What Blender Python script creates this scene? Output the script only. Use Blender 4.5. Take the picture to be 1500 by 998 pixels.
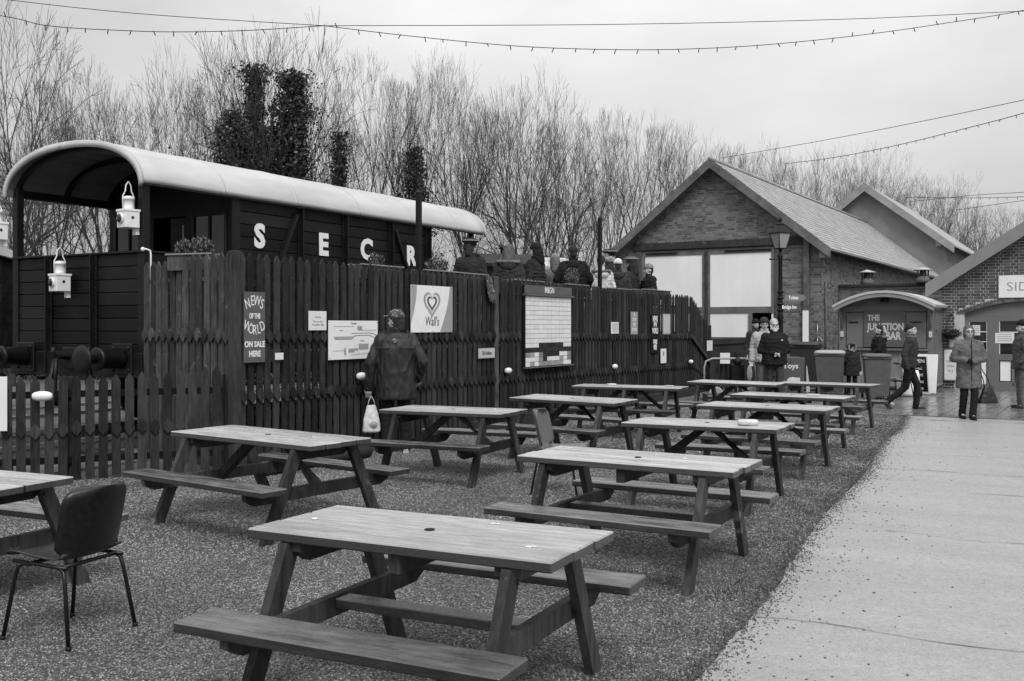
import bpy, bmesh, math, random
from mathutils import Vector, Matrix, noise
R = math.radians
rnd = random.Random(7)
sc = bpy.context.scene
COL = sc.collection
for _o in list(bpy.data.objects): bpy.data.objects.remove(_o)

# ---------------------------------------------------------------- camera, world, sun, exposure
EYE = 1.65
cam_d = bpy.data.cameras.new('camera'); cam = bpy.data.objects.new('camera', cam_d); COL.objects.link(cam)
cam.location = (0, 0, EYE); cam.rotation_euler = (R(90), 0, 0)
cam_d.sensor_width = 36; cam_d.lens = 35.0; cam_d.shift_y = -22/1500
cam_d.clip_start = .05; cam_d.clip_end = 2000
sc.camera = cam
sc.view_settings.view_transform = 'Standard'; sc.view_settings.look = 'None'
sc.view_settings.exposure = 0.42; sc.view_settings.gamma = 1; sc.view_settings.use_curve_mapping = False
SUN_EL, SUN_AZ = 48, 165      # azimuth clockwise from +Y (the view direction)
w = bpy.data.worlds.new('World'); sc.world = w; w.use_nodes = True
nt = w.node_tree; nt.nodes.clear()
wo = nt.nodes.new('ShaderNodeOutputWorld'); bg = nt.nodes.new('ShaderNodeBackground')
sky = nt.nodes.new('ShaderNodeTexSky'); sky.sky_type = 'NISHITA'; sky.sun_disc = False
sky.sun_elevation = R(SUN_EL); sky.sun_rotation = R(SUN_AZ); sky.air_density = 1; sky.dust_density = 4
bw = nt.nodes.new('ShaderNodeRGBToBW'); nt.links.new(sky.outputs[0], bw.inputs[0])
clampn = nt.nodes.new('ShaderNodeMath'); clampn.operation = 'MINIMUM'; clampn.inputs[1].default_value = 9.0
nt.links.new(bw.outputs[0], clampn.inputs[0])
tc = nt.nodes.new('ShaderNodeTexCoord'); mp = nt.nodes.new('ShaderNodeMapping'); mp.inputs['Scale'].default_value = (1, 1, 2.2)
nz = nt.nodes.new('ShaderNodeTexNoise'); nz.inputs['Scale'].default_value = 1.25; nz.inputs['Detail'].default_value = 7; nz.inputs['Roughness'].default_value = .52
nt.links.new(tc.outputs['Generated'], mp.inputs[0]); nt.links.new(mp.outputs[0], nz.inputs['Vector'])
mr = nt.nodes.new('ShaderNodeMapRange'); mr.inputs[1].default_value = .3; mr.inputs[2].default_value = .7; mr.inputs[3].default_value = 2.4; mr.inputs[4].default_value = 5.4
nt.links.new(nz.outputs['Fac'], mr.inputs[0])
mx = nt.nodes.new('ShaderNodeMix'); mx.data_type = 'FLOAT'; mx.inputs[0].default_value = .88
nt.links.new(clampn.outputs[0], mx.inputs[2]); nt.links.new(mr.outputs[0], mx.inputs[3])
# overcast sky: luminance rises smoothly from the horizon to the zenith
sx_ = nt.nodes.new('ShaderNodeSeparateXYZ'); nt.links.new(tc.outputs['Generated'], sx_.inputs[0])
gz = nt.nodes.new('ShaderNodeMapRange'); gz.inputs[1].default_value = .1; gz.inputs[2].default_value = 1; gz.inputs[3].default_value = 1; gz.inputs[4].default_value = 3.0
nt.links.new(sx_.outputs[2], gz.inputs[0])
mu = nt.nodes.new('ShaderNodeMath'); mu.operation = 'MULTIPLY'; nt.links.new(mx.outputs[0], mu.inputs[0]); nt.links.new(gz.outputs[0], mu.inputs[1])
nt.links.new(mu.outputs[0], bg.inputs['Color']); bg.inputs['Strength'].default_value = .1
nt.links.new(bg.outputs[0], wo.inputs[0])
sd = bpy.data.lights.new('sun', 'SUN'); sd.energy = 1.5; sd.angle = R(18); sd.color = (1, 1, 1)
sun = bpy.data.objects.new('sun', sd); COL.objects.link(sun)
az = R(SUN_AZ); sdir = Vector((math.sin(az)*math.cos(R(SUN_EL)), math.cos(az)*math.cos(R(SUN_EL)), math.sin(R(SUN_EL))))
sun.rotation_euler = sdir.to_track_quat('Z', 'Y').to_euler()

# ---------------------------------------------------------------- helpers
F = 1458.0
def G(px, d, py=None):
    """point seen at photo column px at distance d (metres); z from row py"""
    return Vector(((px-750)/F*d, d, 0 if py is None else EYE-(py-477)/F*d))
def ground(px, py):
    d = EYE*F/(py-477); return Vector(((px-750)/F*d, d, 0))

def props(o, label=None, cat=None, group=None, kind=None):
    if label: o['label'] = label
    if cat: o['category'] = cat
    if group: o['group'] = group
    if kind: o['kind'] = kind
    return o
def thing(name, label, cat, loc=(0,0,0), rz=0, group=None):
    o = bpy.data.objects.new(name, None); COL.objects.link(o); o.empty_display_size = .1
    o.location = loc; o.rotation_euler = (0,0,rz)
    return props(o, label, cat, group)
def link(name, me, parent=None, loc=None, rot=None, mat=None):
    o = bpy.data.objects.new(name, me); COL.objects.link(o)
    if parent: o.parent = parent
    if loc is not None: o.location = loc
    if rot is not None: o.rotation_euler = rot
    return o
def copy_tree(o, parent=None):
    c = o.copy(); COL.objects.link(c); c.parent = parent
    for ch in o.children: copy_tree(ch, c)
    return c

class MB:
    def __init__(s): s.v = []; s.f = []; s.sm = []
    def add(s, vs, fs, M=None, smooth=False):
        n = len(s.v)
        if M is not None: vs = [M @ Vector(p) for p in vs]
        s.v.extend([tuple(p) for p in vs]); s.f.extend([tuple(i+n for i in f) for f in fs]); s.sm.extend([smooth]*len(fs))
        return s
    def box(s, x0, x1, y0, y1, z0, z1, M=None):
        return s.add([(x0,y0,z0),(x1,y0,z0),(x1,y1,z0),(x0,y1,z0),(x0,y0,z1),(x1,y0,z1),(x1,y1,z1),(x0,y1,z1)],
                     [(0,3,2,1),(4,5,6,7),(0,1,5,4),(1,2,6,5),(2,3,7,6),(3,0,4,7)], M)
    def cbox(s, x0, x1, y0, y1, z0, z1, c=.004, M=None):
        """box with chamfered edges"""
        X=(x0,x1);Y=(y0,y1);Z=(z0,z1); vs=[]; idx={}
        for i in (0,1):
            for j in (0,1):
                for k in (0,1):
                    sx=c if i==0 else -c; sy=c if j==0 else -c; sz=c if k==0 else -c
                    idx[i,j,k]=len(vs)
                    vs += [(X[i],Y[j]+sy,Z[k]+sz),(X[i]+sx,Y[j],Z[k]+sz),(X[i]+sx,Y[j]+sy,Z[k])]
        I=idx; fs=[]
        fs += [tuple(I[0,j,k]+0 for j,k in ((0,0),(0,1),(1,1),(1,0))), tuple(I[1,j,k]+0 for j,k in ((0,0),(1,0),(1,1),(0,1)))]
        fs += [tuple(I[i,0,k]+1 for i,k in ((0,0),(1,0),(1,1),(0,1))), tuple(I[i,1,k]+1 for i,k in ((0,0),(0,1),(1,1),(1,0)))]
        fs += [tuple(I[i,j,0]+2 for i,j in ((0,0),(0,1),(1,1),(1,0))), tuple(I[i,j,1]+2 for i,j in ((0,0),(1,0),(1,1),(0,1)))]
        for j in (0,1):
            for k in (0,1): fs.append((I[0,j,k]+1,I[0,j,k]+2,I[1,j,k]+2,I[1,j,k]+1))
        for i in (0,1):
            for k in (0,1): fs.append((I[i,0,k]+0,I[i,0,k]+2,I[i,1,k]+2,I[i,1,k]+0))
        for i in (0,1):
            for j in (0,1): fs.append((I[i,j,0]+0,I[i,j,0]+1,I[i,j,1]+1,I[i,j,1]+0))
        for k in I: fs.append((I[k],I[k]+1,I[k]+2))
        return s.add(vs, fs, M)
    def bar(s, a, b, w, t, up=(0,0,1), M=None, c=0):
        """rectangular bar from a to b; w across, t along 'up'"""
        a=Vector(a); b=Vector(b); d=(b-a); L=d.length; d.normalize(); u=Vector(up); side=d.cross(u)
        if side.length<1e-4: side=d.cross(Vector((1,0,0)))
        side.normalize(); u=side.cross(d)
        m=Matrix((( d.x,side.x,u.x,a.x),(d.y,side.y,u.y,a.y),(d.z,side.z,u.z,a.z),(0,0,0,1)))
        if M is not None: m=M@m
        return s.cbox(0,L,-w/2,w/2,-t/2,t/2,c,m) if c else s.box(0,L,-w/2,w/2,-t/2,t/2,m)
    def prism(s, poly, y0, y1, M=None):
        """poly in XZ, extruded y0..y1"""
        n=len(poly)
        vs=[(x,y0,z) for x,z in poly]+[(x,y1,z) for x,z in poly]
        fs=[tuple(range(n)),tuple(reversed(range(n,2*n)))]+[(i,i+n,(i+1)%n+n,(i+1)%n) for i in range(n)]
        return s.add(vs,fs,M)
    def tube(s, pts, r, n=8, M=None, caps=True, smooth=True):
        pts=[Vector(p) for p in pts]; rs = r if isinstance(r,(list,tuple)) else [r]*len(pts)
        vs=[];fs=[]; prev=None
        for i,p in enumerate(pts):
            d=(pts[min(i+1,len(pts)-1)]-pts[max(i-1,0)]).normalized()
            if prev is None:
                a=Vector((0,0,1)) if abs(d.z)<.9 else Vector((1,0,0)); x=d.cross(a).normalized()
            else: x=(prev-d*prev.dot(d)).normalized()
            prev=x; y=d.cross(x)
            for k in range(n):
                t=2*math.pi*k/n; vs.append(p+(x*math.cos(t)+y*math.sin(t))*rs[i])
        for i in range(len(pts)-1):
            for k in range(n): fs.append((i*n+k,i*n+(k+1)%n,(i+1)*n+(k+1)%n,(i+1)*n+k))
        if caps: fs += [tuple(reversed(range(n))),tuple(range((len(pts)-1)*n,len(pts)*n))]
        return s.add(vs,fs,M,smooth)
    def lathe(s, prof, n=16, M=None, smooth=True, sx=1, sy=1):
        vs=[];fs=[]
        for r,z in prof:
            for k in range(n):
                t=2*math.pi*k/n; vs.append((r*math.cos(t)*sx,r*math.sin(t)*sy,z))
        m=len(prof)
        for i in range(m-1):
            for k in range(n): fs.append((i*n+k,i*n+(k+1)%n,(i+1)*n+(k+1)%n,(i+1)*n+k))
        fs += [tuple(reversed(range(n))),tuple(range((m-1)*n,m*n))]
        return s.add(vs,fs,M,smooth)
    def ell(s, c, r, M=None, n=12, rot=None):
        if not isinstance(r,(tuple,list)): r=(r,r,r)
        m=Matrix.Translation(Vector(c))
        if rot is not None: m=m@rot
        m=m@Matrix.Diagonal((r[0],r[1],r[2],1))
        if M is not None: m=M@m
        k=n//2; return s.lathe([(max(math.sin(math.pi*i/k),.01),-math.cos(math.pi*i/k)) for i in range(k+1)],n,m)
    def cap(s, a, b, ra, rb, n=12):
        """tapered capsule"""
        a=Vector(a); b=Vector(b); d=(b-a); L=max(d.length,1e-4); q=d.to_track_quat('Z','Y').to_matrix().to_4x4()
        pr=[(max(ra*math.cos(t),.001),ra*math.sin(t)) for t in [-math.pi/2*i/4 for i in (4,3,2,1,0)]]
        pr+=[(max(rb*math.cos(t),.001),L+rb*math.sin(t)) for t in [math.pi/2*i/4 for i in (0,1,2,3,4)]]
        return s.lathe(pr,n,Matrix.Translation(a)@q)
    def loft(s, rings, n=20, M=None, p=2.0):
        """rings: (z, cx, cy, rx, ry), superelliptic, closed"""
        vs=[];fs=[]
        for z,cx,cy,rx,ry in rings:
            for k in range(n):
                t=2*math.pi*k/n; c,si=math.cos(t),math.sin(t)
                vs.append((cx+rx*math.copysign(abs(c)**(2/p),c),cy+ry*math.copysign(abs(si)**(2/p),si),z))
        m=len(rings)
        for i in range(m-1):
            for k in range(n): fs.append((i*n+k,i*n+(k+1)%n,(i+1)*n+(k+1)%n,(i+1)*n+k))
        fs += [tuple(reversed(range(n))),tuple(range((m-1)*n,m*n))]
        return s.add(vs,fs,M,True)
    def mesh(s, name, mat=None):
        me=bpy.data.meshes.new(name); me.from_pydata(s.v,[],s.f); me.update()
        if any(s.sm): me.polygons.foreach_set('use_smooth', s.sm)
        if mat: me.materials.append(mat)
        return me
    def build(s, name, mat, parent=None, loc=None, rot=None, **k):
        return props(link(name, s.mesh(name,mat), parent, loc, rot), **k)

# ---------------------------------------------------------------- materials
def mat(name, v, var=.25, rough=.7, scale=6, detail=6, stretch=(1,1,1), bump=.0, bscale=40, island=0, objr=0,
        spots=0, spot_v=.5, spot_scale=3, spec=.35, metal=0, rvar=.1, emit=0, side=0, world=False, rot=0, bstretch=None, coat=0):
    m=bpy.data.materials.new(name); m.use_nodes=True; t=m.node_tree; N=t.nodes; Lk=t.links.new
    b=N['Principled BSDF']; b.inputs['Roughness'].default_value=rough; b.inputs['Metallic'].default_value=metal
    b.inputs['Specular IOR Level'].default_value=spec
    if coat: b.inputs['Coat Weight'].default_value=coat; b.inputs['Coat Roughness'].default_value=.2
    tc=N.new('ShaderNodeTexCoord'); oi=N.new('ShaderNodeObjectInfo')
    if world:
        ge=N.new('ShaderNodeNewGeometry'); src=ge.outputs['Position']
    else: src=tc.outputs['Object']
    add=N.new('ShaderNodeVectorMath'); add.operation='ADD'
    sc_=N.new('ShaderNodeVectorMath'); sc_.operation='SCALE'; sc_.inputs[0].default_value=(37,17,29)
    Lk(oi.outputs['Random'],sc_.inputs['Scale'])
    if world: sc_.inputs[0].default_value=(0,0,0)
    Lk(src,add.inputs[0]); Lk(sc_.outputs[0],add.inputs[1])
    mp=N.new('ShaderNodeMapping'); mp.inputs['Scale'].default_value=stretch; mp.inputs['Rotation'].default_value=(0,0,rot)
    if rot:   # rotate before scaling
        mr_=N.new('ShaderNodeMapping'); mr_.inputs['Rotation'].default_value=(0,0,rot); mp.inputs['Rotation'].default_value=(0,0,0)
        Lk(add.outputs[0],mr_.inputs[0]); Lk(mr_.outputs[0],mp.inputs[0])
    else: Lk(add.outputs[0],mp.inputs[0])
    def nz(scale,detail,vec,rg=.6):
        n=N.new('ShaderNodeTexNoise'); n.inputs['Scale'].default_value=scale; n.inputs['Detail'].default_value=detail; n.inputs['Roughness'].default_value=rg; Lk(vec,n.inputs['Vector']); return n.outputs['Fac']
    def mth(op,a,bb,c=None):
        n=N.new('ShaderNodeMath'); n.operation=op
        for i,q in enumerate((a,bb,c)):
            if q is None: continue
            if isinstance(q,(int,float)): n.inputs[i].default_value=q
            else: Lk(q,n.inputs[i])
        return n.outputs[0]
    def rng(x,a,bb,c,d,smooth=False):
        n=N.new('ShaderNodeMapRange'); n.inputs[1].default_value=a;n.inputs[2].default_value=bb;n.inputs[3].default_value=c;n.inputs[4].default_value=d; Lk(x,n.inputs[0]); return n.outputs[0]
    f1=nz(scale,detail,mp.outputs[0]); f2=nz(scale*.23,3,add.outputs[0])
    val=rng(mth('ADD',mth('MULTIPLY',f1,.65),mth('MULTIPLY',f2,.35)),.3,.7,v*(1-var),v*(1+var))
    if island:
        g=N.new('ShaderNodeNewGeometry'); val=mth('MULTIPLY',val,rng(g.outputs['Random Per Island'],0,1,1-island,1+island))
    if objr: val=mth('MULTIPLY',val,rng(oi.outputs['Random'],0,1,1-objr,1+objr))
    if spots:
        s=rng(nz(spot_scale,8,add.outputs[0],.7),.5+.2*(1-spots),.62+.15*(1-spots),0,1)
        mix=N.new('ShaderNodeMix'); mix.data_type='FLOAT'; Lk(s,mix.inputs[0]); Lk(val,mix.inputs[2]); mix.inputs[3].default_value=spot_v; val=mix.outputs[0]
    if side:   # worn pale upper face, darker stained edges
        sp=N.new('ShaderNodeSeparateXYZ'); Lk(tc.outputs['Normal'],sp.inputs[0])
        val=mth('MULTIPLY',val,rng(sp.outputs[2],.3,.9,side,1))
    Lk(val,b.inputs['Base Color'])
    if rvar: Lk(rng(f1,.3,.7,max(rough-rvar,.03),min(rough+rvar,1)),b.inputs['Roughness'])
    if bump:
        vv=mp.outputs[0]
        if bstretch:
            m2=N.new('ShaderNodeMapping'); m2.inputs['Scale'].default_value=bstretch; Lk(add.outputs[0],m2.inputs[0]); vv=m2.outputs[0]
        bn=N.new('ShaderNodeBump'); bn.inputs['Strength'].default_value=bump; bn.inputs['Distance'].default_value=.01
        Lk(nz(bscale,6,vv,.65),bn.inputs['Height']); Lk(bn.outputs[0],b.inputs['Normal'])
    if emit:
        Lk(val,b.inputs['Emission Color']); b.inputs['Emission Strength'].default_value=emit
    m.diffuse_color=(v,v,v,1)
    return m
M={}
M['gravel']=mat('gravel',.10,.55,.8,60,8,bump=.8,bscale=90,world=True,spots=.35,spot_v=.32,spot_scale=70)
M['ballast']=mat('ballast',.12,.5,.9,25,8,bump=1,bscale=30,world=True)
M['stone']=mat('stone chips',.105,.45,.7,30,2,island=.6,objr=.6,spec=.4)
M['gstone']=M['stone']
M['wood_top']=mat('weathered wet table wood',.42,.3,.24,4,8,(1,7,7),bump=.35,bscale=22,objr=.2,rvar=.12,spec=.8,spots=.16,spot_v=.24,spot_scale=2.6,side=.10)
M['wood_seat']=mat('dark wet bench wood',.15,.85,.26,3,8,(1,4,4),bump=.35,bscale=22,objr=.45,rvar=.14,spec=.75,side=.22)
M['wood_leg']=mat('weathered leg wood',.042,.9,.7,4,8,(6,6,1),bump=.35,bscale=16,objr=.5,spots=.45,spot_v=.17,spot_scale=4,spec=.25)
M['picket']=mat('stained fence wood',.032,.7,.75,5,8,(7,7,1),bump=.6,bscale=14,objr=.5,spots=.3,spot_v=.075,spot_scale=5,spec=.12)
M['rail_wood_shaded']=mat('shade darkened fence rail wood',.008,.5,.8,5,6,spec=.1)  # shade in the gaps between pickets is put into the rail colour
M['picket_old']=mat('worn fence wood',.055,.7,.75,5,8,(7,7,1),bump=.5,bscale=14,objr=.5,spots=.5,spot_v=.16,spot_scale=6,spec=.15)
M['log']=mat('damp timber edging',.035,.5,.7,4,6,(1,5,5),bump=.4,bscale=12,spec=.2)
M['wagon']=mat('dark painted wagon planks',.009,.5,.5,3,5,(1,3,3),bump=.2,bscale=18,objr=.5,rvar=.16,spec=.2,spots=.16,spot_v=.028,spot_scale=3)
M['wagon_iron']=mat('black painted iron',.007,.35,.45,8,5,bump=.2,bscale=30,spec=.3)
M['lining']=mat('wagon roof lining boards',.13,.2,.7,4,4,objr=.2,spec=.2)
M['roof_canvas']=mat('pale roof canvas',.46,.24,.5,1.4,9,(.5,2,2),bump=.35,bscale=4,spots=.22,spot_v=.3,spot_scale=1.8)
M['white']=mat('white paint',.78,.06,.45,8,4)
M['lampwhite']=mat('white enamel lamp paint',.74,.1,.35,14,4,bump=.08,bscale=40,spots=.12,spot_v=.35,spot_scale=18)
M['paper']=mat('printed white card',.7,.05,.5,4,3)
M['ink']=mat('printed dark ink',.08,.1,.6)
M['inkgrey']=mat('printed grey ink',.32,.08,.6)
M['inkmid']=mat('printed mid ink',.10,.08,.6)
M['signdark']=mat('dark enamel sign',.10,.25,.35,14,6,spots=.12,spot_v=.03,spot_scale=9)
M['black']=mat('black paint',.008,.3,.5,10,4,spec=.25)
M['tile_white']=mat('white glazed tile',.72,.06,.22,4,3,island=.05,bump=.1,bscale=20)
M['tile_grey']=mat('grey glazed tile',.28,.15,.25,4,3,island=.25)
M['tile_dark']=mat('dark glazed tile',.03,.4,.25,14,5,island=.3)
M['brick']=mat('old brick',.135,.32,.85,20,7,island=.45,bump=.4,bscale=60,objr=.0,spots=.16,spot_v=.3,spot_scale=.9)
M['brick_new']=mat('dark engineering brick',.10,.2,.7,20,5,objr=.4,island=.2,bump=.2,bscale=60)
M['mortar']=mat('lime mortar',.23,.3,.95,12,5,bump=.3,bscale=60)
M['mortar_new']=mat('pale mortar',.5,.12,.95,12,5)
M['slate']=mat('lichened wet roof slate',.3,.5,.5,9,8,island=.16,bump=.35,bscale=20,spots=.5,spot_v=.6,spot_scale=4)
M['render']=mat('grey cement render',.2,.25,.9,1.5,7,bump=.15,bscale=20,spots=.16,spot_v=.11,spot_scale=1)
M['barge']=mat('weathered barge board',.12,.6,.8,4,8,(1,1,1),bump=.4,bscale=15,spots=.35,spot_v=.27,spot_scale=3)
M['barge_grey']=mat('grey painted board',.21,.1,.6,3,4)
M['fascia']=mat('pale render rendered board',.27,.25,.7,3,6,spots=.15,spot_v=.16,spot_scale=2)
M['doorwhite']=mat('pale painted corrugated door',.8,.09,.6,1.5,8,(1,1,.3),spots=.06,spot_v=.45,spot_scale=3)
M['doorframe']=mat('weathered grey door frame',.13,.45,.75,4,7,spots=.35,spot_v=.27,spot_scale=5)
M['dark']=mat('dark interior',.006,.1,.9)
M['glass']=mat('dark window glass',.015,.1,.06,spec=.7,rvar=0)
M['hut']=mat('grey painted hut boards',.15,.12,.6,4,6,objr=.12,spots=.08,spot_v=.09,spot_scale=3)
M['hutlight']=mat('pale grey painted boards',.24,.12,.6,4,6,spots=.08,spot_v=.15,spot_scale=3)
M['hutroof']=mat('hut roof felt',.45,.12,.7,3,4)
M['concrete']=None
M['paver']=mat('wet paving block',.14,.35,.22,8,5,objr=.25,rvar=.14,island=.2,spec=.6)
M['joint']=mat('paving joint dirt',.06,.3,.8,8,5)
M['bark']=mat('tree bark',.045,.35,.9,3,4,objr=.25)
M['bark_hazed']=mat('haze paled tree bark',.11,.3,.9,3,4,objr=.15)  # paler copy of the bark, with haze put into its colour
M['ivy']=mat('ivy leaves',.045,.4,.45,4,4,island=.6)
M['shrub']=mat('shrub leaves',.09,.4,.6,4,4,island=.5)
M['scrub']=mat('dead scrub stems',.09,.4,.9,3,4,island=.3)
M['grass']=mat('damp grass',.055,.4,.7,4,4,island=.5,spec=.2)
M['skin']=mat('skin',.42,.08,.5,20,4,spec=.4)
M['cable']=mat('black cable',.01,.1,.5)
M['binblack']=mat('dark bin plastic',.03,.15,.45,8,4)
M['bingrey']=mat('grey bin plastic',.09,.15,.5,8,4)
M['binlid']=mat('light bin lid',.33,.1,.5,8,4)
M['plastic_black']=mat('black moulded plastic',.007,.3,.36,40,4,bump=.06,bscale=200,spec=.5)
M['plastic_grey']=mat('grey moulded plastic',.11,.15,.36,10,4)
M['steel']=mat('dark steel tube',.02,.3,.35,20,3,metal=.5)
M['rail']=mat('worn steel rail',.35,.2,.3,8,3,metal=.8)
M['wallpale']=mat('pale cladding',.5,.06,.7,2,4)
M['clear']=mat('lamp glass',.3,.1,.1,spec=.7)
M['bagwhite']=mat('white plastic carrier bag',.6,.25,.35,12,4,bump=.5,bscale=30)
M['nylon']=mat('dark nylon jacket cloth',.02,.3,.58,6,6,bump=.3,bscale=30,spec=.35,rvar=.04)
for n,v in dict(c_black=.012,c_dark=.022,c_char=.035,c_grey=.11,c_mid=.07,c_light=.36,c_pale=.55,c_den=.14,c_hair=.03,c_hairg=.10,c_hairl=.36,c_fur=.15,c_shoe=.02,c_knit=.2).items():
    M[n]=mat('cloth '+n[2:],v,.45,.85,9,7,bump=.5,bscale=45,spec=.2)
# concrete path
def concrete():
    m=mat('worn concrete',.33,.16,.36,38,8,world=True,bump=.4,bscale=120,rvar=.16,spots=.22,spot_v=.25,spot_scale=.9,spec=.5)
    t=m.node_tree;N=t.nodes;L=t.links.new;b=N['Principled BSDF']
    src=b.inputs['Base Color'].links[0].from_socket
    ge=N.new('ShaderNodeNewGeometry'); mr=N.new('ShaderNodeMapping'); mr.inputs['Rotation'].default_value=(0,0,R(25.2)); L(ge.outputs['Position'],mr.inputs[0])
    ms=N.new('ShaderNodeMapping'); ms.inputs['Scale'].default_value=(.3,1.6,1); L(mr.outputs[0],ms.inputs[0])
    n=N.new('ShaderNodeTexNoise'); n.inputs['Scale'].default_value=1.3;n.inputs['Detail'].default_value=9;n.inputs['Roughness'].default_value=.65; L(ms.outputs[0],n.inputs['Vector'])
    a=N.new('ShaderNodeMapRange');a.inputs[1].default_value=.3;a.inputs[2].default_value=.7;a.inputs[3].default_value=.88;a.inputs[4].default_value=1.1;L(n.outputs['Fac'],a.inputs[0])
    n2=N.new('ShaderNodeTexNoise'); n2.inputs['Scale'].default_value=220;n2.inputs['Detail'].default_value=3; L(ge.outputs['Position'],n2.inputs['Vector'])
    a2=N.new('ShaderNodeMapRange');a2.inputs[1].default_value=.35;a2.inputs[2].default_value=.65;a2.inputs[3].default_value=.72;a2.inputs[4].default_value=1.22;L(n2.outputs['Fac'],a2.inputs[0])
    mu=N.new('ShaderNodeMath');mu.operation='MULTIPLY';L(src,mu.inputs[0]);L(a.outputs[0],mu.inputs[1])
    m2=N.new('ShaderNodeMath');m2.operation='MULTIPLY';L(mu.outputs[0],m2.inputs[0]);L(a2.outputs[0],m2.inputs[1])
    L(m2.outputs[0],b.inputs['Base Color'])
    return m
M['concrete']=concrete()

def stonemat():
    m=mat('loose stone chips',.085,.35,.65,30,2,island=.4,spec=.5)
    t=m.node_tree;N=t.nodes;L=t.links.new;b=N['Principled BSDF']; src=b.inputs['Base Color'].links[0].from_socket
    oi=N.new('ShaderNodeObjectInfo'); pw=N.new('ShaderNodeMath'); pw.operation='POWER'; pw.inputs[1].default_value=2.6; L(oi.outputs['Random'],pw.inputs[0])
    mr=N.new('ShaderNodeMapRange'); mr.inputs[3].default_value=.4; mr.inputs[4].default_value=2.9; L(pw.outputs[0],mr.inputs[0])
    mu=N.new('ShaderNodeMath');mu.operation='MULTIPLY';L(src,mu.inputs[0]);L(mr.outputs[0],mu.inputs[1])
    # broad damp and dry patches
    ge=N.new('ShaderNodeNewGeometry'); n=N.new('ShaderNodeTexNoise'); n.inputs['Scale'].default_value=.9; n.inputs['Detail'].default_value=4; L(ge.outputs['Position'],n.inputs['Vector'])
    r2=N.new('ShaderNodeMapRange'); r2.inputs[1].default_value=.3; r2.inputs[2].default_value=.7; r2.inputs[3].default_value=.65; r2.inputs[4].default_value=1.35; L(n.outputs['Fac'],r2.inputs[0])
    m2=N.new('ShaderNodeMath');m2.operation='MULTIPLY';L(mu.outputs[0],m2.inputs[0]);L(r2.outputs[0],m2.inputs[1]); L(m2.outputs[0],b.inputs['Base Color']); return m
M['stone']=stonemat()

def text(s, size, parent, loc, mt, bold=0, align='CENTER', name='lettering', sx=1, depth=.001, shear=0, rotz=0, spacing=1):
    c=bpy.data.curves.new(name,'FONT'); c.body=s; c.size=size; c.align_x=align; c.align_y='CENTER'; c.offset=bold; c.extrude=depth; c.shear=shear; c.resolution_u=3; c.space_character=spacing
    o=bpy.data.objects.new(name,c); COL.objects.link(o)
    bpy.context.view_layer.update()
    me=bpy.data.meshes.new_from_object(o.evaluated_get(bpy.context.evaluated_depsgraph_get()))
    bpy.data.objects.remove(o); bpy.data.curves.remove(c)
    me.transform(Matrix.Rotation(R(90),4,'X')@Matrix.Rotation(rotz,4,'Z')@Matrix.Diagonal((sx,1,1,1)))
    me.materials.clear(); me.materials.append(mt)
    ob=link(name,me,parent,loc); return ob
# ---------------------------------------------------------------- the ground
mb=MB(); n=24
mb.add([(-500,-60,0),(500,-60,0),(500,900,0),(-500,900,0)],[(0,1,2,3)])
gr=mb.build('ground',M['gravel'],kind='structure')
# path frame: edge runs from (.855,4.62) in direction (.4257,.9048)
PE=Vector((.855,4.62,0)); PD=Vector((.4257,.9048,0)); PR=Vector((.9048,-.4257,0))
def P(s,t,z=0): return PE+PD*s+PR*t+Vector((0,0,z))
def wob(s): return .03*math.sin(s*1.1)+.03*noise.noise(Vector((s*2.3,3,0)))+.02*noise.noise(Vector((s*9.3,7,0)))
vs=[];fs=[]; ns=240
for i in range(ns+1):
    s=-8+i*(15.2+8)/ns
    vs += [tuple(P(s,wob(s),.006)),tuple(P(s,9,.006))]
for i in range(ns): fs.append((2*i,2*i+1,2*i+3,2*i+2))
MB().add(vs,fs).build('concrete_path',M['concrete'],kind='structure')
# cracks in the concrete: thin dark dirt-filled lines
cr=MB()
def crack(s,t0,t1,wd=.006,amp=.05,sk=0):
    k=int((t1-t0)/.08); pr=None
    for i in range(k+1):
        t=t0+(t1-t0)*i/k; ss=s+sk*t+amp*noise.noise(Vector((t*1.3,s,0)))+.015*noise.noise(Vector((t*11,s,2)))
        w_=wd*(.35+abs(noise.noise(Vector((t*3,s,5))))*1.8)
        a,b=P(ss-w_,t,.010),P(ss+w_,t,.010)
        if pr: cr.add([pr[0],a,b,pr[1]],[(0,1,2,3)])
        pr=(a,b)
crack(1.1,.05,3.4,.006,.1); crack(6.2,1.1,4.5,.007,.08); crack(9.2,.2,5,.006,.06); crack(3.9,.5,4.5,.004,.2); crack(12.2,.3,6,.008); crack(7.6,.1,5,.006,.1); crack(-.6,.2,3,.003,.2); crack(14.2,.2,6,.018)
cr.build('path_cracks',M['joint'],kind='structure')
# paving blocks in front of the doors
AX=R(90-31.4)      # shed frame: local x away from the camera, local y to the left
SO=Vector((9.32,30,0)); SXv=Vector((math.sin(R(31.4)),math.cos(R(31.4)),0)); SYv=Vector((-math.cos(R(31.4)),math.sin(R(31.4)),0))
def S(x,y,z=0): return SO+SXv*x+SYv*y+Vector((0,0,z))
pav=thing('paving',None,None,S(-11.2,-3,0),AX); pav['kind']='structure'
jb=MB(); jb.box(0,9.4,-8,1.6,-.05,.014); jb.build('joint_bed',M['joint'],pav)
pm=MB(); pm.cbox(-.2,.2,-.14,.14,0,.045,.006); pme=pm.mesh('paver',M['paver'])
cands=[]
for i in range(23):
    for j in range(33):
        x=.2+i*.408; y=1.4-j*.288-(.0)
        wp=S(-11.2+x,-3+y); 
        if (wp-PE).dot(PD)<15.0-.1 : continue
        px=750+F*wp.x/wp.y
        cands.append((px<1530 and px>1290,x,y,-wp.y))
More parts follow.
